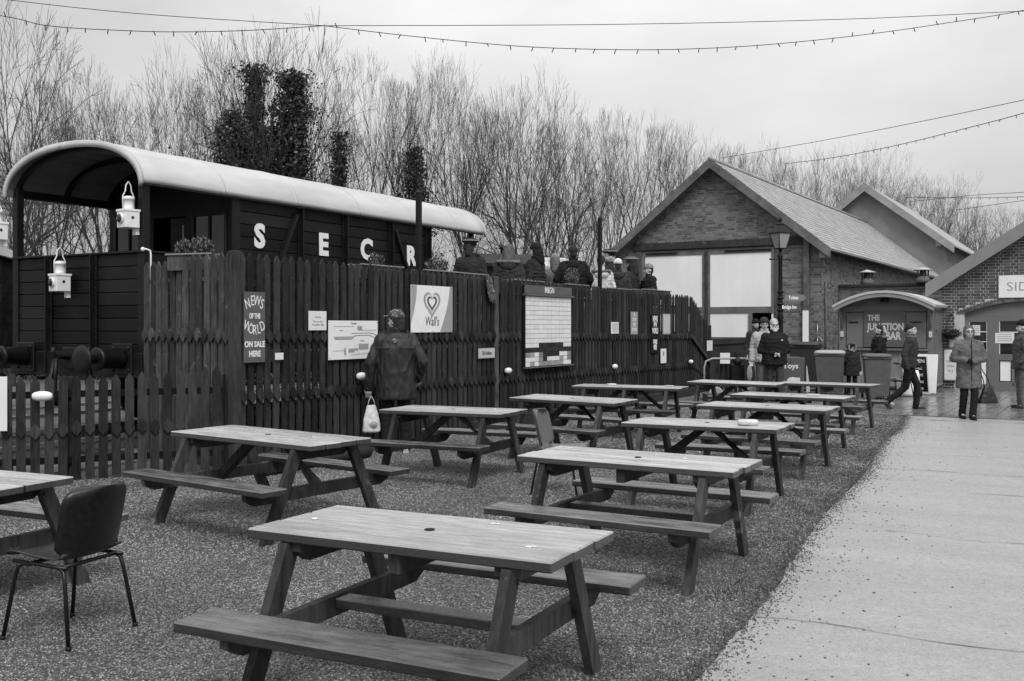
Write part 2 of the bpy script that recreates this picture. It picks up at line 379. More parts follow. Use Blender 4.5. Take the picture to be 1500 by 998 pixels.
vis=[c for c in cands if c[0]]; rest=[c for c in cands if not c[0]]
vis.sort(key=lambda c:-c[3]); rest+=vis[290:]; vis=vis[:290]
for c in vis: link('paver',pme,pav,(c[1],c[2],-.022+rnd.uniform(-.002,.002)),(rnd.uniform(-.006,.006),rnd.uniform(-.006,.006),rnd.uniform(-.01,.01)))
mb=MB()
for c in rest: mb.add(pm.v,pm.f,Matrix.Translation((c[1],c[2],-.022)))
mb.build('paver',M['paver'],pav,kind='stuff')
# loose stones on the path
st=MB()
def stone(mb,c,r):
    q=Matrix.Translation(c)@Matrix.Rotation(rnd.random()*6.3,4,'Z')@Matrix.Rotation(rnd.uniform(-.6,.6),4,'X')@Matrix.Diagonal((r*rnd.uniform(.8,1.4),r*rnd.uniform(.6,1),r*rnd.uniform(.4,.8),1))
    mb.add([(1,.2,0),(-1,-.1,.1),(.1,1,-.1),(-.2,-1,.1),(.2,.1,1),(0,0,-1)],[(0,2,4),(2,1,4),(1,3,4),(3,0,4),(2,0,5),(1,2,5),(3,1,5),(0,3,5)],q)
for i in range(1500):
    s=rnd.uniform(-5,15); t=rnd.expovariate(4.5)-.02
    if rnd.random()<.04: t=rnd.uniform(0,5)
    if t>6: continue
    stone(st,P(s,t+wob(s),.008),rnd.uniform(.003,.010)*(1.2 if rnd.random()<.1 else 1))
for i in range(6500):
    s=rnd.uniform(-5,15); t=rnd.gauss(0,.06)+.01; stone(st,P(s,t+wob(s),.008),rnd.uniform(.003,.009))
M['gritdark']=mat('dark stone chips',.08,.4,.8,30,2,island=.5)
st.build('loose_gravel',M['gritdark'],kind='stuff',label='dark stone chips strewn over the pale concrete path along its left edge',cat='gravel')

# gravel chips: one object, geometry nodes scatter
def scatter(name,poly,dens,rmin,rmax,mt,label,seed=0):
    mb=MB(); mb.add([tuple(p) for p in poly],[tuple(range(len(poly)))])
    o=mb.build(name,mt,kind='stuff',label=label,cat='gravel')
    g=bpy.data.node_groups.new(name,'GeometryNodeTree')
    g.interface.new_socket('Geometry',in_out='INPUT',socket_type='NodeSocketGeometry'); g.interface.new_socket('Geometry',in_out='OUTPUT',socket_type='NodeSocketGeometry')
    N=g.nodes; L=g.links.new; gi=N.new('NodeGroupInput'); go=N.new('NodeGroupOutput')
    d=N.new('GeometryNodeDistributePointsOnFaces'); d.inputs['Density'].default_value=dens; d.inputs['Seed'].default_value=seed
    ico=N.new('GeometryNodeMeshIcoSphere'); ico.inputs['Radius'].default_value=1; ico.inputs['Subdivisions'].default_value=1
    sm=N.new('GeometryNodeSetMaterial'); sm.inputs['Material'].default_value=mt
    ip=N.new('GeometryNodeInstanceOnPoints')
    rv=N.new('FunctionNodeRandomValue'); rv.data_type='FLOAT_VECTOR'; rv.inputs[0].default_value=(rmin,rmin*.8,rmin*.5); rv.inputs[1].default_value=(rmax,rmax*.8,rmax*.6)
    rr=N.new('FunctionNodeRandomValue'); rr.data_type='FLOAT_VECTOR'; rr.inputs[0].default_value=(-.5,-.5,0); rr.inputs[1].default_value=(.5,.5,6.28)
    L(gi.outputs[0],d.inputs['Mesh']); L(ico.outputs[0],sm.inputs[0]); L(d.outputs['Points'],ip.inputs['Points']); L(sm.outputs[0],ip.inputs['Instance'])
    L(rv.outputs[0],ip.inputs['Scale']); L(rr.outputs[0],ip.inputs['Rotation'])
    L(ip.outputs[0],go.inputs[0])
    md=o.modifiers.new('scatter','NODES'); md.node_group=g
    return o
def PG(a): return [(x,y,.002) for x,y in a]
q1,q2,q3=[(P(s,0).x,P(s,0).y) for s in (2.9,7.4,14.5)]; q0=(P(1.3,0).x,P(1.3,0).y)
scatter('gravel',PG([(-1.7,2.6),(.0,2.6),(P(-1.5,0).x,P(-1.5,0).y),q0,q1,(-4.1,7.2)]),6800,.0038,.0095,M['stone'],'small pale and dark stone chips around the nearest tables',1)
scatter('gravel',PG([(-4.1,7.2),q1,q2,(-.97,15.0),(-3.15,11.35),(-3.7,10.98),(-4.5,10.85),(-6.2,10.3)]),3400,.0055,.012,M['stone'],'small stone chips around the middle picnic tables',2)
scatter('gravel',PG([(-.97,15.0),q2,q3,(5.1,25.2)]),1500,.008,.017,M['stone'],'small stone chips around the far picnic tables',3)
# grass along the path edge
gm=MB()
def blade(c,h,w_,lean,a):
    c=Vector(c); d=Vector((math.cos(a),math.sin(a),0)); sd_=Vector((-d.y,d.x,0))*w_
    gm.add([c-sd_,c+sd_,c+d*lean*.4+sd_*.7+Vector((0,0,h*.6)),c+d*lean*.4-sd_*.7+Vector((0,0,h*.6)),c+d*lean+Vector((0,0,h))],[(0,1,2,3),(3,2,4)])
for i in range(2200):
    s=rnd.uniform(-4,14.8); t=-abs(rnd.gauss(0,.3))+.04
    if noise.noise(Vector((s*1.4,t*3,1)))<-.05 and t<-.08: continue
    for j in range(10):
        c=P(s+rnd.gauss(0,.035),t+wob(s)+rnd.gauss(0,.03),.0); blade(c,rnd.uniform(.008,.034),.0018,rnd.uniform(0,.03),rnd.random()*6.3)
gm.build('grass',M['grass'],kind='stuff',label='short worn grass tufts in the gravel along the path edge',cat='grass')

# ---------------------------------------------------------------- fences
TH=R(30.5); FX=Vector((math.sin(TH),math.cos(TH),0)); FO=Vector((-3.15,11.3,0)); FN=Vector((-math.cos(TH),math.sin(TH),0))  # FN points behind
def FP(s,off=0,z=0): return FO+FX*s+FN*off+Vector((0,0,z))
def fs_(px):
    k=(px-750)/F; return (k*11.3+3.15)/(.5075-.8616*k)
def fz(px,py): return EYE-(py-477)/F*(11.3+.8616*fs_(px))
ftop=lambda s: 2.49-.0088*s if s<14.75 else 2.36-(s-14.75)*.62
frow1=lambda s: 1.53-.010*s if s<14.75 else 1.383-(s-14.75)*.42
frow2=lambda s: .83-.009*s if s<14.75 else .70-(s-14.75)*.30
def picket_mesh(h,wd,name='picket',tip=.068,m='picket'):
    a=MB(); hw=wd/2; e=.004
    a.prism([(-hw,0),(hw,0),(hw,h-tip),(0+e,h),(0-e,h),(-hw,h-tip)],-.011,.011)
    return a.mesh(name,M[m])
def dia_mesh(wd,h,m='picket'):
    a=MB(); hw=wd/2; a.prism([(-.006,0),(.006,0),(hw,h*.34),(hw,h*.62),(.006,h),(-.006,h),(-hw,h*.62),(-hw,h*.34)],-.014,.014)
    return a.mesh('diamond_block',M[m])
fen=thing('picket_fence','tall dark picket fence of pointed boards running from the corner post to the shed','fence',FO,math.pi/2-TH)
pme_={}; dme=dia_mesh(.1,.16); dme2=dia_mesh(.1,.16,'picket')
pitch=.137; npk=int(16.1/pitch)
for i in range(npk):
    s=.11+i*pitch; h=round((ftop(s)+rnd.uniform(-.012,.012))*100)/100
    if h not in pme_: pme_[h]=picket_mesh(h-.02,.09)
    link('picket',pme_[h],fen,(s+rnd.uniform(-.004,.004),rnd.uniform(-.003,.003),.02),(rnd.uniform(-.004,.004),rnd.uniform(-.006,.006),rnd.uniform(-.04,.04)))
    for rz_ in (frow1(s),frow2(s)):
        link('diamond_block',dme,fen,(s,-.026,rz_-.08+rnd.uniform(-.006,.006)),(0,0,rnd.uniform(-.03,.03)))
for i,(za,zb) in enumerate(((2.22,2.22),(1.42,1.42),(1.62,1.62),(.62,.62),(.2,.2),(.98,.98))):
    a=MB()
    sl=.0095
    a.bar((0,.045,za),(14.75,.045,za-.14),.07,.045); a.bar((14.75,.045,za-.14),(16.1,.045,max(za-.7 if za>1 else za-.3,.1)),.07,.045)
    a.build('rail',M['rail_wood_shaded'],fen)
for s in (0.02,5.67,9.6,13.3,16.2):
    a=MB(); a.cbox(-.05,.05,-.03,.09,0,ftop(min(s,15.9))+.01,.006); a.build('fence_post',M['picket_old' if s==5.67 else 'picket'],fen,(s,-.01 if s in(.02,5.67) else .06,0))
# nail heads
a=MB()
for i in range(npk):
    s=.11+i*pitch
    for zz in (ftop(s)-.25,1.0-.01*s): a.box(s-.004,s+.004,-.014,-.01,zz-.004,zz+.004)
a.build('nails',M['rail'],fen,kind='stuff')
# handrail on the stair end
a=MB(); a.bar((14.6,-.05,1.40),(16.15,-.05,.62),.04,.09); a.build('stair_rail',M['picket'],fen)
# left return towards the wagon
RD=Vector((-.774,.632,0)); rth=math.atan2(-RD.y,-RD.x)
ret=thing('picket_fence','short tall-picket fence return between the corner post and the wagon, worn lighter boards','fence',FO,rth)
for i in range(13):
    s=-.12-i*.143; h=2.49+.0*i-(.05 if i>8 else 0)
    h=round(h*100)/100
    key=('o',h)
    if key not in pme_: pme_[key]=picket_mesh(h-.02,.1,m='picket_old')
    link('picket',pme_[key],ret,(s,rnd.uniform(-.003,.003),.02),(0,rnd.uniform(-.008,.008),rnd.uniform(-.03,.03)))
    link('diamond_block',dia_mesh(.1,.17,'picket_old') if i==0 else bpy.data.meshes['diamond_block.002'],ret,(s,-.026,1.45+rnd.uniform(-.006,.006)),(0,0,0))
for za in (2.2,1.45,.9,.3): a=MB(); a.bar((0,.045,za),(-1.9,.045,za),.07,.045); a.build('rail',M['picket_old'],ret)
a=MB(); a.tube([(-1.93,-.02,.35),(-1.93,-.02,2.5)],.02,6); 
# low fence in front
low=thing('picket_fence','waist-high picket fence at the left in front of the goods wagon','fence',(-5.8,10.25,0),0)
pts=[(-140,10.1,1.13,.0),(21,10.35,1.13,.0),(112,10.6,1.13,0),(195,10.85,1.13,0),(250,11.02,1.15,.0),(325,11.2,1.19,.0)]
wp=[Vector(((p[0]-750)/F*p[1],p[1],0)) for p in pts]; cum=[0]
for i in range(1,len(wp)): cum.append(cum[-1]+(wp[i]-wp[i-1]).length)
lo=low.location
s=.03
while s<cum[-1]:
    i=max(k for k in range(len(cum)-1) if cum[k]<=s); t=(s-cum[i])/(cum[i+1]-cum[i]); p=wp[i].lerp(wp[i+1],t); d=wp[i+1]-wp[i]; an=math.atan2(d.y,d.x)
    h=round((pts[i][2]*(1-t)+pts[i+1][2]*t)*50)/50
    key=('l',h)
    if key not in pme_: pme_[key]=picket_mesh(h-.03,.092)
    link('picket',pme_[key],low,p-lo+Vector((0,0,.03+rnd.uniform(-.015,.01))),(0,rnd.uniform(-.012,.012),an))
    link('diamond_block',dme2,low,p-lo+Vector((math.sin(an)*.026,-math.cos(an)*.026,.47+rnd.uniform(-.015,.015))),(0,0,an))
    s+=.132
for za in (.92,.22):
    for i in range(len(wp)-1):
        a=MB(); q=Vector((0,.045,za)); a.bar(wp[i]-lo+q,wp[i+1]-lo+q,.045,.07); a.build('rail',M['rail_wood_shaded'],low)
for px_,d_ in ((98,10.6),(320,11.3)):
    a=MB(); a.cbox(-.045,.045,.03,.12,0,1.1,.005); a.build('fence_post',M['picket'],low,G(px_,d_)-lo)
# far low dark fence in front of the shed
ff=thing('picket_fence','low black picket fence in front of the pale shed door','fence',G(1043,24.6),math.pi/2-R(31.4)-R(75))
pf=picket_mesh(.98,.085); L_=ground(1110,577)
for i in range(13): link('picket',pf,ff,(i*.108*1.05,0,.02))
for z_ in (.35,.8): a=MB(); a.bar((-.05,.04,z_),(1.5,.04,z_),.04,.06); a.build('rail',M['picket'],ff)
# timber edging logs along the fence foot
a=MB(); a.tube([(0,0,.08),(.9,0,.085),(1.8,0,.08)],[.085,.08,.08],10); props(a.build('edging_log',M['log'],None,FP(-.1,-.62)+Vector((-.05,0,0)),(0,0,math.pi/2-TH)),'round timber log lying at the fence foot behind the left table','log')
for (s0,s1,lab) in ((4.6,7.4,'timber edging board at the fence foot behind the middle table'),(9.9,14.2,'long timber edging board at the far end of the fence foot')):
    a=MB(); a.cbox(0,s1-s0,-.03,.03,0,.19,.005); props(a.build('edging_board',M['log'],None,FP(s0,-.25),(0,0,math.pi/2-TH)),lab,'timber')
# platform behind the fence, with people on it
pl=MB(); pl.box(0,19,.22,1.75,1.15,1.3); pl.box(.1,19,.26,.34,0,1.15); pl.build('platform',M['log'],None,FP(2),(0,0,math.pi/2-TH),kind='structure')

# ---------------------------------------------------------------- things on the fence
def onfence(px0,px1,y0,y1,off=-.045):
    s0,s1=fs_(px0),fs_(px1); sc0=(s0+s1)/2; pm_=(px0+px1)/2
    return FP(sc0,off,(fz(pm_,y0)+fz(pm_,y1))/2), s1-s0, fz(pm_,y0)-fz(pm_,y1)
FR=math.pi/2-TH
def board(name,label,cat,px0,px1,y0,y1,m,t=.008,off=-.045,group=None):
    loc,wd,hh=onfence(px0,px1,y0,y1,off)
    T=thing(name,label,cat,loc,FR,group); a=MB(); a.cbox(-wd/2,wd/2,-t/2,t/2,-hh/2,hh/2,.001); a.build('panel',M[m],T)
    return T,wd,hh
def screws(T,wd,hh,n=2):
    a=MB()
    for x in ([-1,1] if n==2 else [-1,0,1]):
        for z in (-1,1): a.ell((x*(wd/2-.02),-.006,z*(hh/2-.02)),(.006,.004,.006),n=6)
    a.build('screws',M['black'],T,kind='stuff')
T,wd,hh=board('enamel_sign','tall dark enamel newspaper sign reading ON SALE HERE at the near end of the fence','sign',353,384,428,531,'signdark')
def arc_text(s,size,T,z,rad,mt,wd,up=1,depth=.001):
    # letters fitted on an arc
    n=len(s)
    for i,ch in enumerate(s):
        t=(i-(n-1)/2)/n; x=t*wd; dz=-up*(x*x)/(2*rad); text(ch,size,T,(x,-.006,z+dz),mt,.0,rotz=-up*x/rad*.45,name='letter',sx=.66)
for row,(s_,sz,zf,kind) in enumerate((('NEWS',.17,.375,1),('OF THE',.085,.155,0),('WORLD',.165,-.045,-1),('ON SALE',.095,-.245,0),('HERE',.095,-.38,0))):
    if kind: arc_text(s_,sz*hh/.83,T,zf*hh,.16*kind*kind,M['white'],wd*.9,kind)
    else: text(s_,sz*hh/.83,T,(0,-.006,zf*hh),M['white'],.003,sx=.86 if s_!='OF THE' else .62)
screws(T,wd,hh)
T,wd,hh=board('notice','small square pale notice next to the map board','notice',448,474,456,484,'paper')
for i,(z,w_) in enumerate(((.1,.5),(0-.02,.7),(-.1,.75))): text(('Warning','Take care near','the platform edge')[i],.03,T,(0,-.006,z*hh*2),M['inkgrey'],0)
T,wd,hh=board('notice','tiny blank white card low down beside the newspaper sign','notice',399,411,517,527,'paper')
T,wd,hh=board('map_board','white board with a line drawing of the railway site map','sign',477,549,470,526,'white'); screws(T,wd,hh)
def stroke(T,pts,r,m='ink',name='line'):
    a=MB()
    for p,q in zip(pts[:-1],pts[1:]): a.bar((p[0],-.0055,p[1]),(q[0],-.0055,q[1]),.002,r,up=(0,1,0) if 0 else (0,0,1) if abs(q[0]-p[0])>abs(q[1]-p[1]) else (1,0,0))
    a.build(name,M[m],T)
W2=wd/2;H2=hh/2
for zz,x0,x1 in ((.16,-.8,.0),(.1,-.78,-.1),(.04,-.76,-.1)): stroke(T,[(x0*W2,zz*H2),(x1*W2,zz*H2)],.006)
stroke(T,[(-.1*W2,.04*H2),(.05*W2,.22*H2),(.6*W2,.24*H2),(.8*W2,.15*H2),(.94*W2,.0)],.006)
stroke(T,[(-.1*W2,.34*H2),(.6*W2,.36*H2),(.8*W2,.32*H2),(.95*W2,.22*H2)],.006)
stroke(T,[(-.8*W2,.7*H2),(.0,.7*H2)],.003); stroke(T,[(-.85*W2,-.55*H2),(-.4*W2,-.55*H2)],.003); stroke(T,[(-.1*W2,-.78*H2),(.9*W2,-.68*H2)],.003); stroke(T,[(.2*W2,.5*H2),(.94*W2,.5*H2)],.003)
for (x,z,a_,b_) in ((.24,.62,.1,.1),(-.36,-.6,.035,.17),(-.1,-.55,.12,.1),(.1,-.5,.07,.06),(.4,-.36,.2,.15),(.8,-.52,.05,.09)):
    q=MB(); q.box((x-a_)*W2,(x+a_)*W2,-.0065,-.0045,(z-b_)*H2,(z+b_)*H2); q.build('map_block',M['inkgrey'],T)
text('Site plan',.03,T,(0,-.006,.86*H2),M['ink'],0); text('Platform 1',.02,T,(-.5*W2,-.006,.5*H2),M['inkgrey']); text('Platform 2',.02,T,(.35*W2,-.006,-.05*H2),M['inkgrey'])
# heart ice cream poster
T,wd,hh=board('poster','square ice cream poster with a heart emblem over the word Wall\'s','poster',598,659,419,487,'white'); screws(T,wd,hh,3)
q=MB(); n_=10
left=[(-wd/2+.004,hh/2-.004)]+[(-wd/2+.004+wd*(.13*(math.cos(i/n_*1.57))),hh/2-.004-(hh-.01)*.8*i/n_) for i in range(n_+1)]
q.prism(left,-.0062,-.0045); q.build('border_print',M['inkgrey'],T)
q=MB(); right=[(wd/2-.004,hh/2-.004)]+[(wd/2-.004-wd*(.07+.24*(i/n_)**1.6),hh/2-.004-(hh-.01)*i/n_) for i in range(n_+1)]+[(wd/2-.004,-hh/2+.004)]
q.prism(right,-.0062,-.0045); q.build('border_print',M['inkgrey'],T)
def heart(sc_,wob_,cx,cz,t0=0,t1=6.28):
    a=MB(); N_=40; pr=None
    for i in range(N_+1):
        t=t0+(t1-t0)*i/N_
        x=16*math.sin(t)**3/17; z=(13*math.cos(t)-5*math.cos(2*t)-2*math.cos(3*t)-math.cos(4*t))/17
        thick=wob_*(.35+.65*abs(math.sin(t/2)))if 1 else wob_
        o_=((x*(sc_+thick)+cx,z*(sc_+thick)+cz),(x*(sc_-thick)+cx,z*(sc_-thick)+cz))
        if pr: a.add([(pr[0][0],-.0062,pr[0][1]),(o_[0][0],-.0062,o_[0][1]),(o_[1][0],-.0062,o_[1][1]),(pr[1][0],-.0062,pr[1][1])],[(0,1,2,3)])
        pr=o_
    return a
heart(.20,.032,-.01,.13*hh,.3,6.0).build('heart_emblem',M['inkgrey'],T); heart(.11,.030,-.01,.14*hh,.2,5.9).build('heart_emblem',M['inkmid'],T)
text("Wall's",.19,T,(-.01,-.006,-.27*hh),M['inkmid'],.001,sx=.75,shear=.15)
T,wd,hh=board('enamel_plate','small grey rectangular plate lettered Old Holborn in the middle of the fence','sign',697,721,510,525,'inkgrey')
q=MB(); q.box(-wd/2+.012,wd/2-.012,-.0065,-.0045,-hh/2+.012,hh/2-.012); q.build('face',M['wallpale'],T); text('Old Holborn',.095,T,(0,-.008,0),M['ink'],.002,sx=.6)
# tile panel
T,wd,hh=board('tile_panel','framed panel of white and grey tiles under a header board lettered M&GN','sign',762,831,420,536,'black',t=.05,off=-.06)
q=MB(); q.cbox(-wd/2-.02,wd/2+.03,-.07,.0,hh*.37,hh*.395,.003); q.cbox(-wd/2-.02,wd/2+.03,-.07,0,-hh/2-.02,-hh/2,.003); q.build('ledge',M['signdark'],T)
q=MB(); q.cbox(-wd/2,wd/2,-.035,-.02,hh*.40,hh*.5,.002); q.build('header_board',M['signdark'],T)
text('M&GN',.15,T,(.0,-.038,hh*.448),M['white'],.002,sx=.8)
nc,nr=11,15; tw=(wd-.06)/nc; th_=hh*.86/nr; tk={'w':MB(),'g':MB(),'d':MB()}
pat={10:'...dddddd..',11:'ddddddddddd',12:'ggwgddddwwg'.replace('.','w'),13:'wwwgdwwwgwg',14:'wgwggggggww'}
for r_ in range(nr):
    for c_ in range(nc):
        k='w'
        if r_ in pat: k=pat[r_][c_].replace('.','w')
        x=-wd/2+.03+c_*tw; z=hh*.365-(r_+1)*th_
        tk[k].cbox(x+.004,x+tw-.004,-.034,-.02,z+.003,z+th_-.003,.002)
for k,m_ in (('w','tile_white'),('g','tile_grey'),('d','tile_dark')): tk[k].build('tiles',M[m_],T,kind='stuff')
T,wd,hh=board('notice','white paper notice on the fence right of the tile panel','notice',892,903,472,489,'paper')
for i in range(6): q=MB(); q.box(-wd*.35,wd*.35,-.0065,-.0045,hh*(.3-.12*i),hh*(.3-.12*i)+.008); q.build('print',M['inkgrey'],T)
T,wd,hh=board('enamel_sign','tall grey sign with pale lettering between the white notice and the dark newspaper sign','sign',921,931,457,490,'inkgrey')
for i,s_ in enumerate(('BP','MOTOR','SPIRIT','SOLD HERE')): text(s_,.1,T,(0,-.007,hh*(.36-.22*i)),M['paper'],.003,sx=.5)
T,wd,hh=board('enamel_sign','far narrow black newspaper sign lettered ON SALE HERE near the end of the fence','sign',951,962,460,517,'black')
for row,(s_,sz,zf) in enumerate((('NEWS',.19,.36),('OF THE',.12,.22),('WORLD',.17,.06),('ON SALE',.13,-.22),('HERE',.15,-.36))): text(s_,sz,T,(0,-.007,zf*hh),M['white'],.006,sx=.42 if len(s_)>5 else .52)
T,wd,hh=board('enamel_sign','tall pale grey sign right of the far newspaper sign','sign',968,979,460,490,'inkgrey')
q=MB(); q.box(-wd*.42,wd*.42,-.0065,-.0045,-hh*.45,hh*.46); q.build('face',M['wallpale'],T)
T,wd,hh=board('notice','narrow white sign with a small dark figure, lowest near the fence end','notice',965,973,511,532,'white')
q=MB(); q.ell((0,-.005,.05),(.03,.004,.06)); q.build('print',M['ink'],T)
T,wd,hh=board('notice','small white notice at the very end of the fence by the shed door','notice',1033,1041,499,514,'paper')
# oval bulkhead lamps
def oval(label,px,py,width,T0=None,rz=FR,loc=None,grp='white oval lamps along the fences'):
    if loc is None: loc,_,_=onfence(px-5,px+5,py-5,py+5,-.03)
    T=thing('bulkhead_lamp',label,'lamp',loc,rz,grp)
    a=MB(); h=.045
    pr=[]; 
    for i in range(13):
        t=-math.pi/2+math.pi*i/12; pr.append((max(math.cos(t),.02)**.6*.052, math.sin(t)*width/2))
    a.lathe(pr,14,Matrix.Translation((0,-.055,0))@Matrix.Rotation(R(90),4,'Y')); a.build('lamp_cover',M['lampwhite'],T)
    a=MB(); a.cbox(-width*.4,width*.4,-.02,.0,-.035,.035,.004); a.build('base_plate',M['steel'],T)
oval('white oval lamp on the fence beside the man in the cap',522,551,.16)
oval('white oval lamp on the fence just left of the tile panel',738,543,.15)
oval('white oval lamp on the fence under the white paper notice',895,537,.15)
oval('white oval lamp at the far end of the fence',1007,530,.15)
oval('white oval lamp on the low picket fence at the left',64,580,.2,rz=.2,loc=G(64,10.4,580))
T=thing('notice','blank white plate on the low fence at the left edge of the picture','notice',G(-6,10.22,592),.15); a=MB(); a.cbox(-.11,.11,-.006,.006,-.28,.28,.003); a.build('panel',M['paper'],T)
# planters
def leafy(mb,c,r,n_,sz,up=.5):
    for i in range(n_):
        while 1:
            p=Vector((rnd.uniform(-1,1),rnd.uniform(-1,1),rnd.uniform(-1,1)))
            if p.length<1: break
        p=Vector(c)+Vector((p.x*r[0],p.y*r[1],p.z*r[2])); q=Matrix.Translation(p)@Matrix.Rotation(rnd.random()*6.3,4,'Z')@Matrix.Rotation(rnd.uniform(-1.2,1.2),4,'X'); s_=sz*rnd.uniform(.6,1.4)
        mb.add([(-s_*.5,0,0),(0,-.1*s_,-s_),(s_*.5,0,0),(0,.1*s_,s_)],[(0,1,2,3)],q)
def planter(px0,px1,py,label,plant,h=.2,off=.16,seed=0):
    s0,s1=fs_(px0),fs_(px1); wd=s1-s0; z=fz((px0+px1)/2,py)
    T=thing('planter_trough',label,'planter',FP((s0+s1)/2,off,z-.2),FR)
    a=MB(); 
    for sx in (-1,1): a.cbox(sx*wd/2-.012,sx*wd/2+.012,-.1,.1,0,.19,.003)
    a.cbox(-wd/2,wd/2,-.11,-.09,0,.19,.003); a.cbox(-wd/2,wd/2,.09,.11,0,.19,.003); a.box(-wd/2,wd/2,-.1,.1,0,.02); a.build('box',M['picket_old'],T)
    a=MB(); a.cbox(-wd/2-.02,wd/2+.02,-.13,-.08,.185,.205,.003); a.cbox(-wd/2-.02,wd/2+.02,.08,.13,.185,.205,.003); a.build('rim',M['barge_grey'],T)
    a=MB(); a.box(-wd/2,wd/2,-.09,.09,.15,.17); a.build('soil',M['black'],T)
    a=MB()
    for (f,r_,hh_,n_) in plant: 
        if n_<60: 
            for i in range(n_): 
                x=f*wd/2+rnd.uniform(-r_,r_); a.tube([(x,rnd.uniform(-.05,.05),.15),(x+rnd.uniform(-.03,.03),0,.17+hh_*rnd.uniform(.4,1))],.004,3)
        else: leafy(a,(f*wd/2,0,.17+hh_*.5),(r_,.1,hh_*.55),n_,.022)
    a.build('plants',M['shrub'],T)
    return T
planter(252,316,374,'planter trough with two rounded shrubs on the tall fence by the wagon',[(-.45,.13,.2,500),(.35,.17,.23,700)])
# the first trough sits on the return fence: bring it to the corner
bpy.data.objects['planter_trough'].location=G(284,12.0,397); bpy.data.objects['planter_trough'].rotation_euler=(0,0,-.35)
planter(535,594,389,'planter trough with one small spiky shrub below the letter C of the wagon',[(.0,.14,.2,400)])
planter(627,679,397,'planter trough with a low bush left of the officer in the peaked cap',[(.0,.3,.22,500),(.6,.1,.05,20)])
planter(681,716,401,'planter trough with stubby seedlings in front of the officer in the peaked cap',[(0,.3,.05,40)])
planter(756,800,411,'planter trough with low seedlings in front of the person in the quilted jacket',[(0,.35,.08,50)])
planter(833,865,417,'planter trough with one bushy plant in front of the man in the black hooded jacket',[(.0,.25,.35,500)])
planter(895,927,423,'planter trough with low seedlings in front of the pale beanie wearer',[(0,.4,.06,50)])
planter(945,985,425,'planter trough at the far end of the fence below the woman in the knitted hat',[(0,.3,.09,50)])
# scarf hung over the fence
a=MB(); s0=fs_(709)
for i in range(9):
    t=i/8; x=.1*t+s0; z=2.47-t*.42; 
rows=[]
for i in range(12):
    t=i/11; rows.append([(.0+.16*t+ (j/5-.5)*(.1+.16*math.sin(t*2.6)),-.05-.02*math.sin(j*1.7+t*3)-.015,2.45-.43*t+.02*math.sin(j*2)) for j in range(6)])
vs=[p for r_ in rows for p in r_]; fs=[(i*6+j,i*6+j+1,i*6+j+7,i*6+j+6) for i in range(11) for j in range(5)]
sv=MB().add(vs,fs,None,True); M['c_pattern']=mat('patterned scarf cloth',.05,.4,.8,20,3,spots=.9,spot_v=.4,spot_scale=30)
o=sv.build('scarf',M['c_pattern'],None,FP(s0),(0,0,FR)); props(o,'patterned scarf hung over the fence beside the officer in the peaked cap','scarf'); m_=o.modifiers.new('solid','SOLIDIFY'); m_.thickness=.015
# tall thin posts behind the fence
for px,top,lab in ((620,282,'thin black post rising behind the fence in front of the letter R'),(884,320,'thin black post rising behind the fence left of the shed')):
    s=fs_(px); d=11.3+.8616*s; a=MB(); h=EYE+(477-top)/F*d; a.cbox(-.035,.035,-.035,.035,0,h,.004); a.ell((0,0,h),(.045,.045,.03)); o=a.build('post',M['black'],None,FP(s,.08),(0,0,FR)); props(o,lab,'post')

